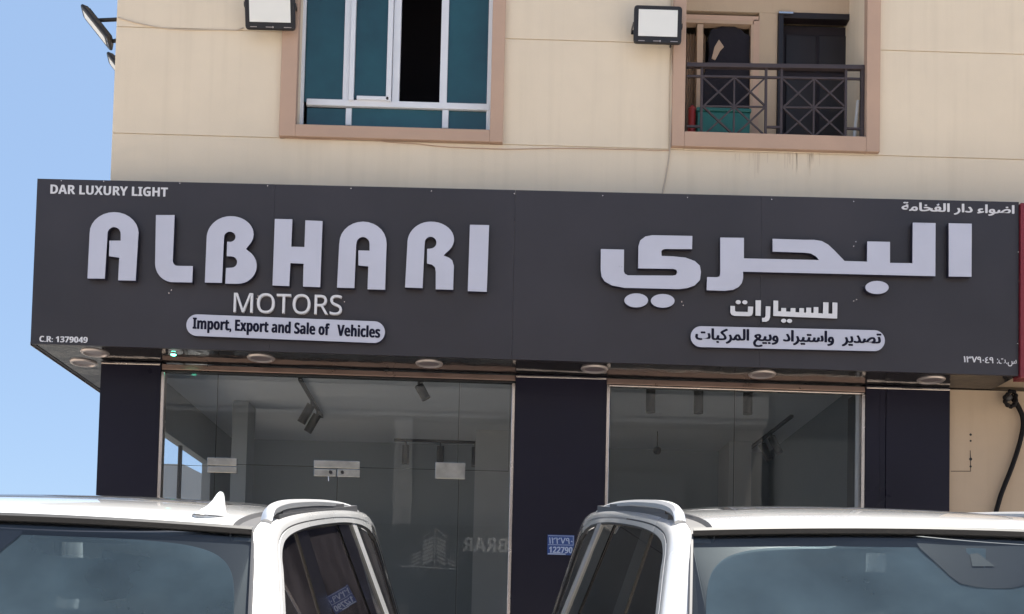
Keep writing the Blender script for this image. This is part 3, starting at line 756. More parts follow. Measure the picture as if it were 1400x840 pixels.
# street-number plate on the middle pillar
q = P(767, 746, YG-.06); r = rect(748.5, 731.5, 785, 759, YG-.06)
t = thing('number_plate', 'small blue plate reading 122790 on the middle dark pillar', 'plate', (q.x, YG-.06, q.z))
bm = bmesh.new(); box(bm, r[0], r[1], YG-.058, YG-.0505, r[2], r[3]); o = obj('plate', bm, 'blue', None, bevel=.002); o.parent = t; o.location = -t.location
bm = bmesh.new(); e = .006
for (a, b, c, d) in ((r[0]+e, r[1]-e, r[3]-.012, r[3]-.008), (r[0]+e, r[1]-e, (r[2]+r[3])/2-.002, (r[2]+r[3])/2+.002), (r[0]+e, r[1]-.08, r[2]+.004, r[2]+.014), (r[1]-.012, r[1]-.008, (r[2]+r[3])/2, r[3]-.012)): box(bm, a, b, YG-.0605, YG-.0585, c, d)
o = obj('border', bm, 'plate_print', None); o.parent = t; o.location = -t.location
for s, y in (('١٢٢٧٩٠', 743.5), (sans('122790'), 756)):
    o = flat('lettering', text_bm(s, (750.5, y), (782.5, y+.8), 8.6, YG-.061, bold=.4, nb=2), 'plate_print', t); o.location = -t.location

# neighbour's red sign at the right
r = P(1396.5, 276, YS-.12)
t = thing('neighbour_sign', 'red framed sign of the next shop at the right end of the charcoal fascia', 'sign', (r.x, YS, 4))
xa = P(1395.5, 390, YS-.03).x; za, zb_ = P(1398, 514, YS-.1).z, P(1398, 273, YS-.1).z
for nm, a, mm in (('frame', (xa, xa+.045, YS-.03, YS+.12, za, zb_), 'redpanel'), ('panel', (xa+.046, xa+3.5, YS-.015, YS+.12, za+.05, zb_-.05), 'letter'), ('frame', (xa+.046, xa+3.5, YS-.03, YS+.12, zb_-.049, zb_), 'redpanel'), ('frame', (xa+.046, xa+3.5, YS-.03, YS+.12, za, za+.049), 'redpanel')):
    bm = bmesh.new(); box(bm, *a); o = obj(nm, bm, mm, None, bevel=.004); o.parent = t; o.location = -t.location

# ------------------------------------------------------------ flood lights and cables
def floodlight(label, loc, rot, w_, h_, arm=True):
    t = thing('floodlight', label, 'floodlight', loc, None, rot)
    bm = bmesh.new(); D = .05; bo = .043
    def rr(wd, ht, rad, y):
        pts = []
        for cx, cz, a0 in ((wd-rad, ht-rad, 0), (-wd+rad, ht-rad, 90), (-wd+rad, -ht+rad, 180), (wd-rad, -ht+rad, 270)):
            pts += [bm.verts.new((cx+rad*cos(radians(a0+k*30)), y, cz+rad*sin(radians(a0+k*30)))) for k in range(4)]
        return pts
    a, b, ww = w_/2, h_/2, .035
    R4 = [rr(a-.03, b-.03, .02, D), rr(a, b, .03, .012), rr(a, b, .03, -.005), rr(a-.008, b-.008, .028, -.014)]
    for p, q in zip(R4, R4[1:]):
        for i in range(16): bm.faces.new((p[i], p[(i+1) % 16], q[(i+1) % 16], q[i]))
    bm.faces.new(R4[0]); bm.faces.new(R4[-1]); obj('housing', bm, 'blackmetal', t)
    bx('diffuser', (-a+bo, a-bo, -.018, -.0145, -b+bo+.022, b-bo), 'diffuser', t, bevel=.006)
    bm = bmesh.new()
    for k in range(7): x = -a+.06+k*(w_-.12)/6; box(bm, x-.004, x+.004, D+.0005, D+.014, -b+.05, b-.05)
    obj('cooling_fins', bm, 'blackmetal', t)
    bm = bmesh.new()
    for x0, x1 in ((-.4, -.27), (-.09, .03), (.27, .42)): box(bm, x0*w_, x1*w_, -.0165, -.0143, -b+.018, -b+.024)
    rod(bm, (.03*w_+.01, -.0143, -b+.021), (.03*w_+.01, -.0175, -b+.021), .0085, 10); obj('badge', bm, 'lamp_rim', t)
    if not arm: return t
    bm = bmesh.new()
    for s in (-1, 1): box(bm, s*(a+.006)-.003, s*(a+.006)+.003, -.005, .15, -.02, .02)
    box(bm, -a-.009, a+.009, .15, .156, -.02, .02); obj('bracket', bm, 'blackmetal', t)
    bm = bmesh.new(); rod(bm, (a*.6, .05, -b+.06), (a*.62, .12, -b+.03), .008, 6); obj('cable_gland', bm, 'blackmetal', t)
    return t
r = rect(866.5, 9.5, 932, 59.5, YW-.17)
floodlight('black floodlight on the wall beside the balcony, wider than tall', ((r[0]+r[1])/2, YW-.17, (r[2]+r[3])/2), (radians(4), 0, 0), r[1]-r[0], r[3]-r[2])
r = rect(335, -26, 403, 38.5, YW-.17)
floodlight('black floodlight cut by the top edge of the photo left of the teal window', ((r[0]+r[1])/2, YW-.17, (r[2]+r[3])/2), (radians(10), radians(-2), radians(3)), r[1]-r[0], (r[3]-r[2])*1.0)
# floodlights on the left side wall, seen from the side
p0, p1 = P(113, 14, 11.3), P(151, 62, 11.3)
c = (p0+p1)/2; ang = atan2(p0.z-p1.z, p1.x-p0.x)
def side_flood(label, c, ang, h_, w_=.2):
    t = floodlight(label, c, (0, 0, 0), w_, h_, False)
    # face normal points down-left (away from the side wall); its width runs along the wall
    n = Vector((-sin(ang), 0, -cos(ang))); up = Vector((-cos(ang), 0, sin(ang))); 
    n = (n+Vector((0, -.22, 0))).normalized(); wx = up.cross(n).normalized()*1.0; up = n.cross(wx).normalized()
    mt = Matrix((wx, -n, up)).transposed()
    t.rotation_euler = mt.to_euler(); return t
sf1 = side_flood('black floodlight on an arm at the left corner of the building against the sky', c, ang, (p0-p1).length)
q0, q1 = P(148, 78, 12.3), P(168, 104, 12.3)
side_flood('second floodlight barely showing behind the left corner below the other', (q0+q1)/2, atan2(q0.z-q1.z, q1.x-q0.x), (q0-q1).length)
for pa, pb in (((134, 28), (170, 26.5)), ((152, 57), (170, 54))):
    bm = bmesh.new(); rod(bm, P(*pa, 11.32), P(*pb, 11.32), .020, 8); o = obj('arm', bm, 'blackmetal', sf1); o.matrix_parent_inverse = Matrix.LocRotScale(sf1.location, sf1.rotation_euler, None).inverted()

def cable(name, label, pts, r, m='cable', Y=YW-.008, k=8):
    bm = bmesh.new(); tube(bm, catmull([P(x, y, Y) for x, y in pts], k), r, 6); return tag(obj(name, bm, m, smooth=True), label, 'cable')
cable('cable', 'thin pale cable sagging along the wall to the left floodlight', [(161, 24), (185, 31), (220, 38), (258, 41), (300, 41), (323, 41.5), (333, 38)], .006)
cable('cable', 'pale cable running down beside the teal window surround', [(386, 44), (386.5, 80), (384.5, 120), (386, 150), (385.5, 188)], .006)
cable('cable', 'pale cable running down from the floodlight beside the balcony', [(917, 60), (919, 95), (921.5, 120), (918, 160), (916, 204), (912, 232), (905, 268)], .007)
cable('cable', 'thin brown cable sagging across the wall under the teal window', [(388, 189), (440, 191), (500, 191.5), (538, 195), (570, 197), (610, 201), (690, 204), (780, 203), (915, 206)], .0045, 'trim')
q = P(1383, 545, YG-.05)
t = thing('power_cable', 'thick black cable with a coiled end hanging on the beige wall at the right edge', 'cable', q)
bm = bmesh.new(); tube(bm, catmull([P(x, y, YG-.05) for x, y in ((1381, 540), (1387, 548), (1393, 558), (1398, 570), (1398.5, 585), (1393, 610), (1383, 640), (1373, 665), (1366, 685), (1357, 720), (1350, 760))], 6), .024, 8); o = obj('cable', bm, 'cable_black', None, smooth=True); o.parent = t; o.location = -t.location
bm = bmesh.new(); pts = [(1378, 536), (1386, 536), (1389, 544), (1387, 553), (1381, 556), (1375, 551), (1374, 543), (1380, 538)]
tube(bm, catmull([P(x, y, YG-.07-.01*i) for i, (x, y) in enumerate(pts)], 5), [.012+.012*abs(sin(i*.9)) for i in range(36)], 8); o = obj('coil', bm, 'cable_black', None, smooth=True); o.parent = t; o.location = -t.location
bm = bmesh.new(); q1 = P(1379, 544, YG-.06); bmesh.ops.create_uvsphere(bm, u_segments=10, v_segments=8, radius=.035, matrix=Matrix.Translation(q1)); o = obj('tape', bm, 'channel', None, smooth=True); o.parent = t; o.location = -t.location

# ------------------------------------------------------------ across the street (seen mirrored in the glass)
YO = -14.0; KR = F/(2*YG-YO)
Xr = lambda px: (px-679)/KR
Zr_ = lambda py: 1.5+(910-py)/KR
opp = thing('apartment_building', 'pale building across the street, mirrored in the shop glass', 'building', (0, YO, ZG))
def OB(name, a, m):
    bm = bmesh.new(); box(bm, *a); o = obj(name, bm, m, None); o.parent = opp; o.location = -opp.location; return o
xg0, xg1 = Xr(1050), Xr(1071)
OB('wall', (-16, xg0, YO-8, YO-.9, ZG, 17), 'opp_wall')
for a, b in ((Zr_(562), Zr_(518)), (Zr_(466), Zr_(430)), (Zr_(380), Zr_(345))):
    OB('parapet', (-16, xg0-.02, YO-.9, YO, a, b), 'opp_wall')
    OB('floor_slab', (-16, xg0-.05, YO-.9, YO-.02, a-.2, a-.002), 'opp_wall')
for k, x in enumerate((-12, -8.4, -4.8, -1.2, 2.4, 5.6)):
    for z_ in (Zr_(518)+.6, Zr_(430)+.6):
        OB('window', (x, x+1.5, YO-.93, YO-.899, z_-.5, z_+1.3), 'opp_dark')
for x in (Xr(545),): OB('column', (x-.28, x+.28, YO-.6, YO-.05, ZG, Zr_(562)-.21), 'opp_wall')
OB('ground_floor_shade', (-16, xg0-.02, YO-.89, YO-.86, ZG, Zr_(722)), 'opp_dark')
o2 = thing('apartment_building', 'second building across the street, right of the narrow gap', 'building', (12, YO, ZG))
bm = bmesh.new(); box(bm, xg1, 26, YO-8, YO-1.2, ZG, 16); o = obj('wall', bm, 'shopwall', None); o.parent = o2; o.location = -o2.location
for a, b in ((12, 13),):
    bm = bmesh.new(); box(bm, xg1+.3, 26, YO-1.2, YO-.5, a, b); o = obj('parapet', bm, 'opp_wall', None); o.parent = o2; o.location = -o2.location
ss = thing('shop_sign', 'dark sign lettered ABRAR with a tower emblem, mirrored in the left shop glass', 'sign', (Xr(620), YO+.3, Zr_(760)))
def OS(name, bm, m):
    o = obj(name, bm, m, None); o.parent = ss; o.location = -ss.location
bm = bmesh.new(); box(bm, -10, xg0-.3, YO+.1, YO+.3, Zr_(830), Zr_(722)); OS('board', bm, 'opp_sign')
uv, fs = text_geo(sans('ABRAR')); bm = bmesh.new(); vs = [bm.verts.new((Xr(710)+(Xr(631)-Xr(710))*u, YO+.31, Zr_(757)+v*(Zr_(738)-Zr_(757)))) for u, v in uv]
for f in fs: bm.faces.new([vs[i] for i in f])
OS('lettering', bm, 'opp_letter')
bm = bmesh.new()
def quad(pts): bm.faces.new([bm.verts.new((Xr(x), YO+.31, Zr_(y))) for x, y in pts])
for k in range(7):
    y = 740+k*5; quad([(577, y+4), (591, y-2), (591, y+1), (577, y+7)]); quad([(596, y-2), (608, y+4), (608, y+7), (596, y+1)])
for k in range(4):
    y = 760+k*4.5; quad([(562, y+4), (574, y-2), (574, y), (562, y+6)])
    if k > 1: quad([(611, y-1), (621, y+3), (621, y+5), (611, y+1)])
quad([(592.6, 726), (593.8, 726), (593.8, 778), (592.6, 778)]); quad([(548, 778), (622, 781), (622, 782.5), (548, 779.5)])
quad([(592, 726), (594, 726), (610, 738), (609, 740)]); quad([(592, 728), (594, 726), (576, 741), (576, 739)])
OS('emblem', bm, 'opp_letter')

# ------------------------------------------------------------ sport utility vehicle
def side_x(y, z):
    s = .935-.275*(z-1.12) if z > 1.12 else .935+.03*min(1, (1.12-z)/.3)-.10*max(0, (.6-z))
    s -= .035*max(0, (y-1.5)/1.2)**2+.02*max(0, (-y-.2)/.7)**1.5*(z > .9)
    return s
def make_car(label, loc, yaw):
    t = thing('parked_suv', label, 'car', loc, 'white cars parked in front of the shop', (radians(9), 0, radians(yaw)))
    Ey = [(.850, -.85, 1.08), (.772, -.42, 1.47), (.714, -.09, 1.765), (.697, -.015, 1.832), (.694, .03, 1.852), (.692, .12, 1.866), (.690, .3, 1.876), (.690, .6, 1.881), (.690, 1.0, 1.880), (.688, 1.4, 1.874), (.682, 1.8, 1.864), (.67, 2.2, 1.850), (.655, 2.42, 1.825), (.66, 2.56, 1.76), (.72, 2.70, 1.5), (.80, 2.80, 1.15)]
    Oy = [(-.80, 1.08), (-.365, 1.47), (-.035, 1.755), (.045, 1.818), (.11, 1.840), (.2, 1.852), (.35, 1.860), (.6, 1.863), (1.0, 1.862), (1.4, 1.856), (1.8, 1.843), (2.2, 1.818), (2.38, 1.786), (2.5, 1.72), (2.62, 1.48), (2.70, 1.15)]
    Iy = [(-.67, 1.14), (-.25, 1.50), (.005, 1.72), (.05, 1.768), (.10, 1.797), (.18, 1.817), (.34, 1.830), (.62, 1.836), (1.0, 1.834), (1.4, 1.826), (1.8, 1.806), (2.1, 1.778), (2.26, 1.745), (2.38, 1.68), (2.49, 1.45), (2.55, 1.17)]
    E3 = catmull(Ey, 5); O2 = catmull([(a, b, 0) for a, b in Oy], 5); I2 = catmull([(a, b, 0) for a, b in Iy], 5)
    for s in (-1, 1):
        bm = bmesh.new(); rows = []
        for e, o, i in zip(E3, O2, I2):
            o3 = Vector((side_x(o.x, o.y), o.x, o.y)); K_ = Vector((o3.x-.004, e.y*.5+o.x*.5, max(e.z, o.y)+.003))
            rw = [e]
            for q in (.25, .5, .75): rw.append((1-q)**2*e+2*q*(1-q)*K_+q*q*o3)
            rw.append(o3)
            def sd_(f, dx=0):
                y, z = o.x+(i.x-o.x)*f, o.y+(i.y-o.y)*f; return Vector((side_x(y, z)+dx, y, z))
            rw += [sd_(.30), sd_(.34, -.007), sd_(.42, -.007), sd_(.46), sd_(.98), sd_(1.0, -.016)]
            rows.append([bm.verts.new((s*q.x, q.y, q.z)) for q in rw])
        for a, b in zip(rows, rows[1:]):
            for k in range(len(a)-1):
                f_ = bm.faces.new((a[k], a[k+1], b[k+1], b[k]))
                if k >= 4 and a[4].co.y > 2.2 and a[4].co.z < 1.80: f_.material_index = 1
        obj('roof_side', bm, ['paint', 'gloss_black'], t, smooth=True)
        bm = bmesh.new(); pts_ = []
        for o, i in zip(O2, I2):
            y, z = o.x+(i.x-o.x)*.38, o.y+(i.y-o.y)*.38
            if y < 1.0 and z > 1.2: pts_.append((s*(side_x(y, z)-.004), y, z))
        tube(bm, pts_, .0035, 5); obj('door_seam', bm, 'rubber', t)
        # dark backing of the side windows
        lo = [(2.55, 1.14), (1.5, 1.13), (.5, 1.12), (-.2, 1.12), (-.67, 1.13)]
        outl = [(p.x, p.y) for p in I2]+lo
        def sp(name, pts, dx, m, th=.004, bev=0):
            bm = bmesh.new(); A_ = [bm.verts.new((s*(side_x(y, z)+dx), y, z)) for y, z in pts]; f = bm.faces.new(A_)
            r_ = bmesh.ops.extrude_face_region(bm, geom=[f]); bmesh.ops.translate(bm, verts=[q for q in r_['geom'] if isinstance(q, bmesh.types.BMVert)], vec=(-s*th, 0, 0))
            bmesh.ops.triangulate(bm, faces=bm.faces); return obj(name, bm, m, t)
        def clipy(top_f, y0, y1, ztop_off=.012, n=10):
            pass
        def topz(y):   # window head height at y
            best = 9
            for a, b in zip(I2, I2[1:]):
                if a.x <= y <= b.x and b.x > a.x: return a.y+(b.y-a.y)*(y-a.x)/(b.x-a.x)
            return 1.8
        def strip(name, yt0, yt1, yb0, yb1, dx, m, zb=1.15, head=0.0, th=.006):
            n = 10; tp = [(yt0+(yt1-yt0)*k/n) for k in range(n+1)]
            return sp(name, [(y, topz(y)-head) for y in tp]+[(yb1, zb), (yb0, zb)], dx, m, th)
        # front door glass follows the raked pillar
        fr = [(p.x+.02, p.y-.012) for p in I2 if p.x < .40]
        sp('side_window', [(-.63, 1.16)]+fr+[(.42, topz(.42)-.014), (.52, 1.16)], -.018, 'side_glass', .003)
        strip('pillar_trim', .42, .60, .50, .74, -.013, 'gloss_black', 1.14)
        strip('side_window', .60, 1.26, .74, 1.72, -.018, 'side_glass', 1.16, .012, .003)
        strip('pillar_trim', 1.26, 1.60, 1.72, 2.18, -.012, 'gloss_black', 1.14)
        strip('pillar_strip', 1.58, 1.71, 2.14, 2.34, -.004, 'paint', 1.13, -.002, .012)
        rear = [(p.x-.012, p.y-.012) for p in I2 if p.x > 1.73]
        sp('side_window', [(1.71, topz(1.71)-.012)]+rear+[(2.52, 1.16), (2.33, 1.16)], -.012, 'side_glass', .003)
        # weather strip round the opening
        bm = bmesh.new(); tube(bm, [(s*(side_x(p.x, p.y)-.010), p.x, p.y-.002) for p in I2], .007, 6); obj('window_seal', bm, 'rubber', t, smooth=True)
        bx('belt_trim', (min(s*.925, s*.935), max(s*.925, s*.935), -.6, 2.5, 1.118, 1.14), 'rubber', t)
        # roof channel and rail
        ch = [p for p in E3 if p.z > 1.825 and p.y < 2.5]; bm = bmesh.new(); rw = []
        for p in ch: rw.append([bm.verts.new((s*(p.x-a), p.y, p.z-b)) for a, b in ((.001, .0), (.003, .008), (.054, .008), (.060, -.004))])
        for a, b in zip(rw, rw[1:]):
            for k in range(3): bm.faces.new((a[k], a[k+1], b[k+1], b[k]))
        obj('roof_channel', bm, 'channel', t, smooth=True)
        bm = bmesh.new(); rk = [(.10, 1.870, .4), (.13, 1.890, .8), (.2, 1.902, 1), (.4, 1.910, 1), (.8, 1.910, .9), (1.2, 1.903, .85), (1.6, 1.891, .75), (1.95, 1.872, .7), (2.12, 1.856, .5), (2.2, 1.846, .3)]
        rk = catmull(rk, 5); rings = []
        for p in rk:
            cx = .705-.02*max(0, (p.x-1.2)); w2, h2 = .016, .014*p.z+.002
            rings.append([bm.verts.new((s*(cx+w2*cos(a)*(1 if abs(cos(a)) < .9 else 1)), p.x, p.y+h2*sin(a)-.006)) for a in [pi/8+k*pi/4 for k in range(8)]])
        for a, b in zip(rings, rings[1:]):
            for k in range(8): bm.faces.new((a[k], a[(k+1) % 8], b[(k+1) % 8], b[k]))
        bm.faces.new(rings[0]); bm.faces.new(rings[-1]); obj('roof_rail', bm, 'rail', t, smooth=True)
        bm = bmesh.new(); box(bm, *sorted((s*.69, s*.72)), .2, 1.9, 1.84, 1.882); box(bm, *sorted((s*.692, s*.718)), .26, 1.5, 1.882, 1.895); obj('rail_base', bm, 'channel', t)
        # mirror
        mr = bpy.data.objects.new('door_mirror', None); C.objects.link(mr); mr.parent = t
        bm = bmesh.new(); x0, x1 = sorted((s*.99, s*1.14)); box(bm, x0, x1, -.62, -.50, 1.08, 1.27); obj('mirror_shell', bm, 'paint', mr, bevel=.035)
        bm = bmesh.new(); box(bm, x0+.02, x1-.02, -.499, -.493, 1.10, 1.25); obj('mirror_glass', bm, 'chrome', mr)
        bm = bmesh.new(); rod(bm, (s*.90, -.52, 1.10), (s*1.02, -.56, 1.12), .025); obj('mirror_arm', bm, 'gloss_black', mr)
        # lower body side
        ys_ = [-1.9, -1.75, -1.5, -1.2, -.9, -.6, 0, .6, 1.2, 1.8, 2.3, 2.6, 2.8, 2.9]; zs_ = [.32, .5, .7, .88, 1.0, 1.08, 1.12]
        bm = bmesh.new(); g = []
        for y in ys_:
            tp = 0
            if y < -1.3: tp = .22*((-1.3-y)/.6)**2
            if y > 2.4: tp = .10*((y-2.4)/.5)**2
            rw = []
            for z in zs_:
                zz = z if y > -.9 else .32+(z-.32)*(1.0-.05*((-y-.9)/1.0)-.02)
                rw.append(bm.verts.new((s*(side_x(min(y, 2.2), z)+.02*sin((z-.3)*3.4)-tp), y, zz)))
            g.append(rw)
        for a, b in zip(g, g[1:]):
            for k in range(len(zs_)-1): bm.faces.new((a[k], a[k+1], b[k+1], b[k]))
        obj('body_side', bm, 'paint', t, smooth=True)
        for y in (.60, 1.45): bx('door_seam', (*sorted((s*.965, s*.973)), y, y+.008, .45, 1.1), 'rubber', t)
        for y in (.42, 1.28): bx('door_handle', (*sorted((s*.97, s*.995)), y-.2, y, .98, 1.0), 'paint', t, bevel=.006)
        for y in (-1.15, 1.95):
            wh = bpy.data.objects.new('wheel', None); C.objects.link(wh); wh.parent = t
            bm = bmesh.new(); rod(bm, (s*.74, y, .40), (s*.985, y, .40), .40, 32); obj('tyre', bm, 'tyre', wh, bevel=.03)
            bm = bmesh.new(); rod(bm, (s*.95, y, .40), (s*.992, y, .40), .27, 24); rod(bm, (s*.99, y, .4), (s*1.0, y, .4), .06, 12)
            for k in range(6): a_ = k*pi/3; rod(bm, (s*.992, y+.05*cos(a_), .4+.05*sin(a_)), (s*.992, y+.25*cos(a_), .4+.25*sin(a_)), .022, 6)
            obj('rim', bm, 'rim', wh, smooth=True)
            bm = bmesh.new(); pts = [(y+.47*cos(a_*pi/16), .40+.47*sin(a_*pi/16)) for a_ in range(17)]+[(y-.41, .32)]+[(y+.41*cos(pi-a_*pi/16), .40+.41*sin(pi-a_*pi/16)) for a_ in range(17)]+[(y+.47, .32)]
            tube(bm, [(s*.965, y+.445*cos(a_*pi/16), .38+.445*sin(a_*pi/16)) for a_ in range(17)], .035, 6); obj('arch_trim', bm, 'rubber', t, smooth=True)
        hl = bpy.data.objects.new('headlight', None); C.objects.link(hl); hl.parent = t
        bx('lens', (*sorted((s*.52, s*.80)), -1.93, -1.80, .78, .93), 'lampglass', hl, bevel=.03); bx('housing', (*sorted((s*.50, s*.82)), -1.86, -1.78, .76, .95), 'gloss_black', hl, bevel=.02)
        bx('tail_light', (*sorted((s*.74, s*.88)), 2.80, 2.93, .85, 1.25), 'tail', t, bevel=.02)
    # roof skin
    ys_ = [(.028, 1.868), (.05, 1.878), (.10, 1.889), (.2, 1.899), (.4, 1.906), (.8, 1.904), (1.2, 1.894), (1.6, 1.880), (2.0, 1.866), (2.3, 1.850), (2.45, 1.830), (2.55, 1.80)]
    ys_ = catmull([(a, b, 0) for a, b in [(.012, 1.862)]+ys_], 3)
    bm = bmesh.new(); g = []
    xsn = [-1+2*k/28 for k in range(29)]
    for p in ys_:
        hw = .632-.02*max(0, p.x-1.2); ed = .026 if p.x < 1.5 else max(.012, .026-.016*(p.x-1.5))
        g.append([bm.verts.new((hw*u, p.x-.052*(1-u*u)*(1-min(1, max(0, p.x)/.6)), p.y-ed*abs(u)**2.4)) for u in xsn])
    for a, b in zip(g, g[1:]):
        for k in range(28): bm.faces.new((a[k], a[k+1], b[k+1], b[k]))
    obj('roof', bm, 'paint', t, smooth=True)
    # panoramic roof glass, slightly proud
    bm = bmesh.new(); g = []; ys2 = [(.56, .001), (.575, .005), (.8, .007), (1.0, .008), (1.5, .007), (1.52, .001)]
    for y, dzz in ys2:
        zz = 1.9055 if y < .9 else 1.9005 if y < 1.2 else 1.885
        g.append([bm.verts.new((.455*u, y, zz-.026*abs(u*.455/.65)**2.4+dzz*(1 if abs(u) < .97 else .1))) for u in [-1, -.985]+[-.96+1.92*k/16 for k in range(17)]+[.985, 1]])
    for a, b in zip(g, g[1:]):
        for k in range(len(a)-1): bm.faces.new((a[k], a[k+1], b[k+1], b[k]))
    obj('sunroof', bm, 'sunroof', t, smooth=True)
    # windscreen: bowed sheet
    def ws(u, v, off=0):   # u -1..1 across, v 0 (top) .. 1 (bottom)
        hw = .690+(.845-.690)*v; bow = .055*(1-u*u); sag = .02*sin(pi*v)
        y = .0-.85*v-bow+.028*(1-v)*0+.0; z = 1.836-.756*v+.022*(1-u*u)*(1-v)
        n = Vector((0, -.66, .75)); q = Vector((hw*u, y, z))-n*(-sag-off)*1.0
        return q
    def grid(off, u0=-1, u1=1, v0=-.01, v1=1, nu=24, nv=14):
        bm = bmesh.new(); g = [[bm.verts.new(ws(u0+(u1-u0)*i/nu, v0+(v1-v0)*j/nv, off)) for i in range(nu+1)] for j in range(nv+1)]
        for a, b in zip(g, g[1:]):
            for k in range(nu): bm.faces.new((a[k], a[k+1], b[k+1], b[k]))
        return bm
    wsn = obj('windscreen', grid(0), 'screen', t, smooth=True)
    # printed frit: ring with rounded corners
    bm = bmesh.new(); inner = []; outer = []
    def sup(a_, au, av, cu, cv, e):
        c_, s_ = cos(a_), sin(a_); return (cu+au*abs(c_)**e*(1 if c_ > 0 else -1), cv+av*abs(s_)**e*(1 if s_ > 0 else -1))
    n = 96
    for k in range(n):
        a_ = 2*pi*k/n; ui, vi = sup(a_, .95, .4675, 0, .5125, .22); uo, vo = sup(a_, 1.0, .505, 0, .495, .03)
        inner.append(bm.verts.new(ws(ui, vi, -.006))); outer.append(bm.verts.new(ws(uo, vo, -.006)))
    for k in range(n): bm.faces.new((inner[k], inner[(k+1) % n], outer[(k+1) % n], outer[k]))
    obj('frit_band', bm, 'frit', wsn)
    bm = bmesh.new(); c_ = bm.verts.new(ws(0, .515, -.003)); rings = []
    for f_ in (.25, .5, .75, 1.0): rings.append([bm.verts.new(ws(*(lambda q: (q[0]*f_, .515+(q[1]-.515)*f_))(sup(2*pi*k/n, .955, .472, 0, .5125, .22)), -.003)) for k in range(n)])
    for k in range(n): bm.faces.new((c_, rings[0][k], rings[0][(k+1) % n]))
    for a, b in zip(rings, rings[1:]):
        for k in range(n): bm.faces.new((a[k], b[k], b[(k+1) % n], a[(k+1) % n]))
    obj('tint_film', bm, 'film', wsn, smooth=True)
    bm = bmesh.new(); sen = [(-.21, .03), (-.205, .045), (-.13, .135), (-.11, .152), (-.06, .162), (0, .165), (.06, .162), (.11, .152), (.13, .135), (.205, .045), (.21, .03)]
    bm.faces.new([bm.verts.new(ws(u, v, -.0018)) for u, v in sen]); obj('sensor_panel', bm, 'frit', wsn)
    bm = bmesh.new(); bm.faces.new([bm.verts.new(ws(u, v, -.0009)) for u, v in ((-.035, .062), (-.005, .058), (.035, .098), (-.045, .10))]); obj('camera_window', bm, 'channel', wsn)
    bm = bmesh.new(); tube(bm, [ws(-1.0+2*k/24, -.004, .004) for k in range(25)], .0125, 6); obj('header_seal', bm, 'rubber', t, smooth=True)
    for s in (-1, 1):
        bm = bmesh.new(); tube(bm, [ws(s*1.005, k/10, .0) for k in range(11)], .006, 6); obj('screen_seal', bm, 'channel', t, smooth=True)
        bm = bmesh.new(); tube(bm, [ws(s*.1+.35, 1.0, .03), ws(s*.1-.30, .93, .012)], .009, 6); obj('wiper', bm, 'rubber', t)
    # shark-fin antenna set near the front corner of the roof
    fn = bpy.data.objects.new('antenna_fin', None); C.objects.link(fn); fn.parent = t
    fn.location = (.553, .165, 1.873); fn.rotation_euler = (radians(-4), 0, radians(-17)); fn.scale = (.95, .86, .82)
    bm = bmesh.new(); st = []
    for (y, w_, h_) in ((-.085, .002, .010), (-.075, .012, .018), (-.04, .021, .030), (-.005, .023, .052), (.018, .021, .074), (.032, .019, .083), (.042, .018, .080), (.048, .016, .035), (.060, .012, .016), (.078, .003, .010)):
        rw = []
        for xx, zz in ((-1.1, 0), (-.95, .22), (-.62, .5), (-.42, .86), (-.2, 1), (.2, 1), (.42, .86), (.62, .5), (.95, .22), (1.1, 0)): rw.append(bm.verts.new((w_*xx, y, h_*zz)))
        st.append(rw)
    for a, b in zip(st, st[1:]):
        for k in range(9): bm.faces.new((a[k], a[k+1], b[k+1], b[k]))
    bm.faces.new(st[0]); bm.faces.new(st[-1]); obj('fin', bm, 'paint', fn, smooth=True)
    bm = bmesh.new(); n = 24; rr_ = []
    for f_, z_ in ((1.06, -.014), (1.06, .001), (1.0, .007), (.86, .012), (.3, .014)): rr_.append([bm.verts.new((.033*f_*cos(2*pi*k/n), .094*f_*sin(2*pi*k/n)-.003, z_)) for k in range(n)])
    for a, b in zip(rr_, rr_[1:]):
        for k in range(n): bm.faces.new((a[k], a[(k+1) % n], b[(k+1) % n], b[k]))
    bm.faces.new(rr_[-1]); obj('fin_base', bm, 'paint', fn, smooth=True)
    bm = bmesh.new(); tube(bm, [(.0352*cos(2*pi*k/n), .0998*sin(2*pi*k/n)-.003, .0) for k in range(n+1)], .0022, 5); obj('fin_gasket', bm, 'channel', fn)
    # bonnet, nose, tailgate
    bm = bmesh.new(); g = []
    for y, z, w_ in ((-.80, 1.09, .90), (-.95, 1.085, .90), (-1.2, 1.07, .88), (-1.5, 1.04, .85), (-1.75, 1.0, .78), (-1.86, .95, .72), (-1.92, .85, .70), (-1.95, .6, .74), (-1.93, .4, .74)):
        g.append([bm.verts.new((w_*u, y+.06*u*u, z-.03*u*u+.015*(abs(u) > .7))) for u in [k/8-1 for k in range(17)]])
    for a, b in zip(g, g[1:]):
        for k in range(16): bm.faces.new((a[k], a[k+1], b[k+1], b[k]))
    obj('bonnet', bm, 'paint', t, smooth=True)
    gr = bx('grille', (-.48, .48, -1.985, -1.94, .62, .90), 'gloss_black', t, bevel=.02)
    for k in range(5): bx('grille_bar', (-.46, .46, -2.0, -1.986, .655+k*.05, .67+k*.05), 'rail', gr)
    bx('bumper', (-.86, .86, -2.02, -1.80, .30, .55), 'gloss_black', t, bevel=.04)
    bm = bmesh.new(); g = []
    for y, z, w_ in ((2.52, 1.82, .64), (2.60, 1.74, .66), (2.76, 1.5, .72), (2.84, 1.2, .80), (2.92, 1.0, .90), (2.95, .7, .92), (2.92, .4, .88)):
        g.append([bm.verts.new((w_*u, y-.10*u*u, z)) for u in [k/8-1 for k in range(17)]])
    for a, b in zip(g, g[1:]):
        for k in range(16): bm.faces.new((a[k], a[k+1], b[k+1], b[k]))
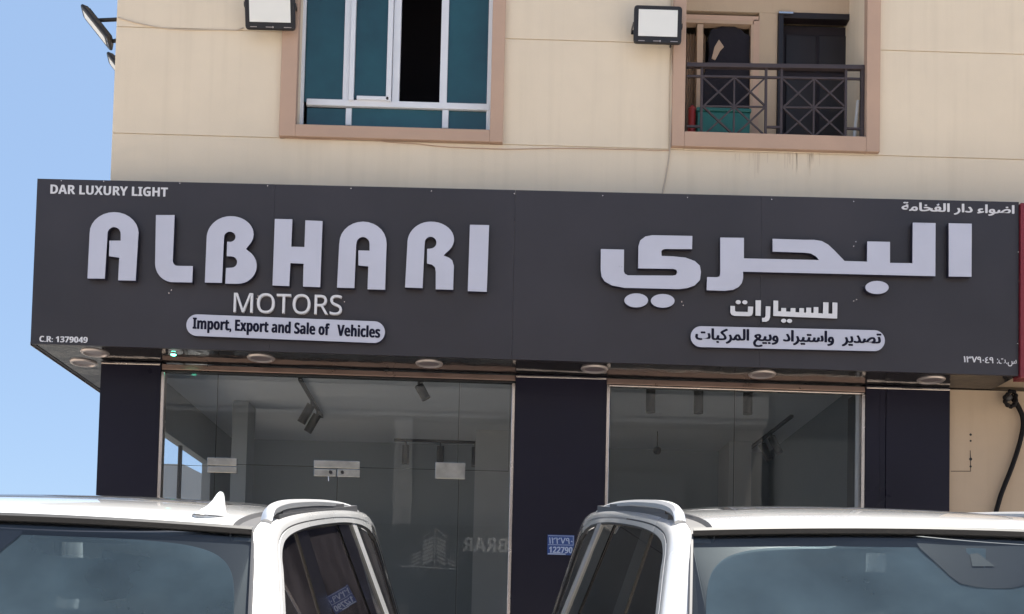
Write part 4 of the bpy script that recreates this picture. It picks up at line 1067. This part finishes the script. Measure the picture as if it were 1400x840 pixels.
    obj('tailgate', bm, 'paint', t, smooth=True)
    bm = bmesh.new(); g = []
    for y, z, w_ in ((2.635, 1.72, .58), (2.86, 1.22, .70)):
        g.append([bm.verts.new((w_*u, y-.09*u*u+.012, z)) for u in [k/8-1 for k in range(17)]])
    for k in range(16): bm.faces.new((g[0][k], g[0][k+1], g[1][k+1], g[1][k]))
    obj('rear_window', bm, 'side_glass', t, smooth=True)
    # cabin
    bx('cabin_floor', (-.85, .85, -.8, 2.7, .60, .66), 'interior', t)
    bx('headliner', (-.62, .62, .06, 2.4, 1.800, 1.825), 'interior', t)
    bm = bmesh.new(); prism(bm, [(-.84, y, z) for y, z in ((-.84, 1.04), (-.55, 1.09), (-.32, 1.06), (-.28, .9), (-.4, .66), (-.84, .66))], (1.68, 0, 0)); obj('dashboard', bm, 'interior', t, bevel=.02)
    for x in (-.38, .38):
        for y, nm in ((.35, 'front_seat'), (1.35, 'rear_seat')):
            st_ = bpy.data.objects.new('seat', None); C.objects.link(st_); st_.parent = t
            bx('cushion', (x-.26, x+.26, y-.28, y+.25, .70, .88), 'seat', st_, bevel=.05)
            bm = bmesh.new(); prism(bm, [(x-.25, yy, zz) for yy, zz in ((y+.18, .86), (y+.32, .86), (y+.46, 1.42), (y+.36, 1.44))], (.5, 0, 0)); obj('backrest', bm, 'seat', st_, bevel=.04)
            bx('headrest', (x-.13, x+.13, y+.38, y+.48, 1.47, 1.64), 'seat', st_, bevel=.04)
    bm = bmesh.new(); pts = [(-.38+.19*cos(2*pi*k/24), -.15-.06*sin(2*pi*k/24), 1.02+.18*sin(2*pi*k/24)) for k in range(25)]; tube(bm, pts, .015, 6); obj('steering_wheel', bm, 'gloss_black', t, smooth=True)
    bx('rear_view_mirror', (-.13, .13, .02, .05, 1.66, 1.73), 'gloss_black', t, bevel=.02)
    return t
def zg(Y): return ZG+.004+max(0, Y-Y0)*SL
YC = 2.8+1.836*sin(radians(9)); ZCAR = 1.833-1.836*cos(radians(9))
car1 = make_car('white SUV parked at the left, shark-fin antenna on its roof, below the glass doors', (P(-30, 700, 2.8).x, YC, ZCAR-.016), .2)
def copy_tree(o, parent=None):
    c_ = o.copy(); C.objects.link(c_); c_.parent = parent
    for ch in list(o.children): copy_tree(ch, c_)
    return c_
car2 = copy_tree(car1); car2.location = (P(1310, 735, 2.8).x, YC, ZCAR+.006)
car2.rotation_euler.z = radians(1.4); car2['label'] = 'white SUV parked at the right, under the Arabic half of the sign'
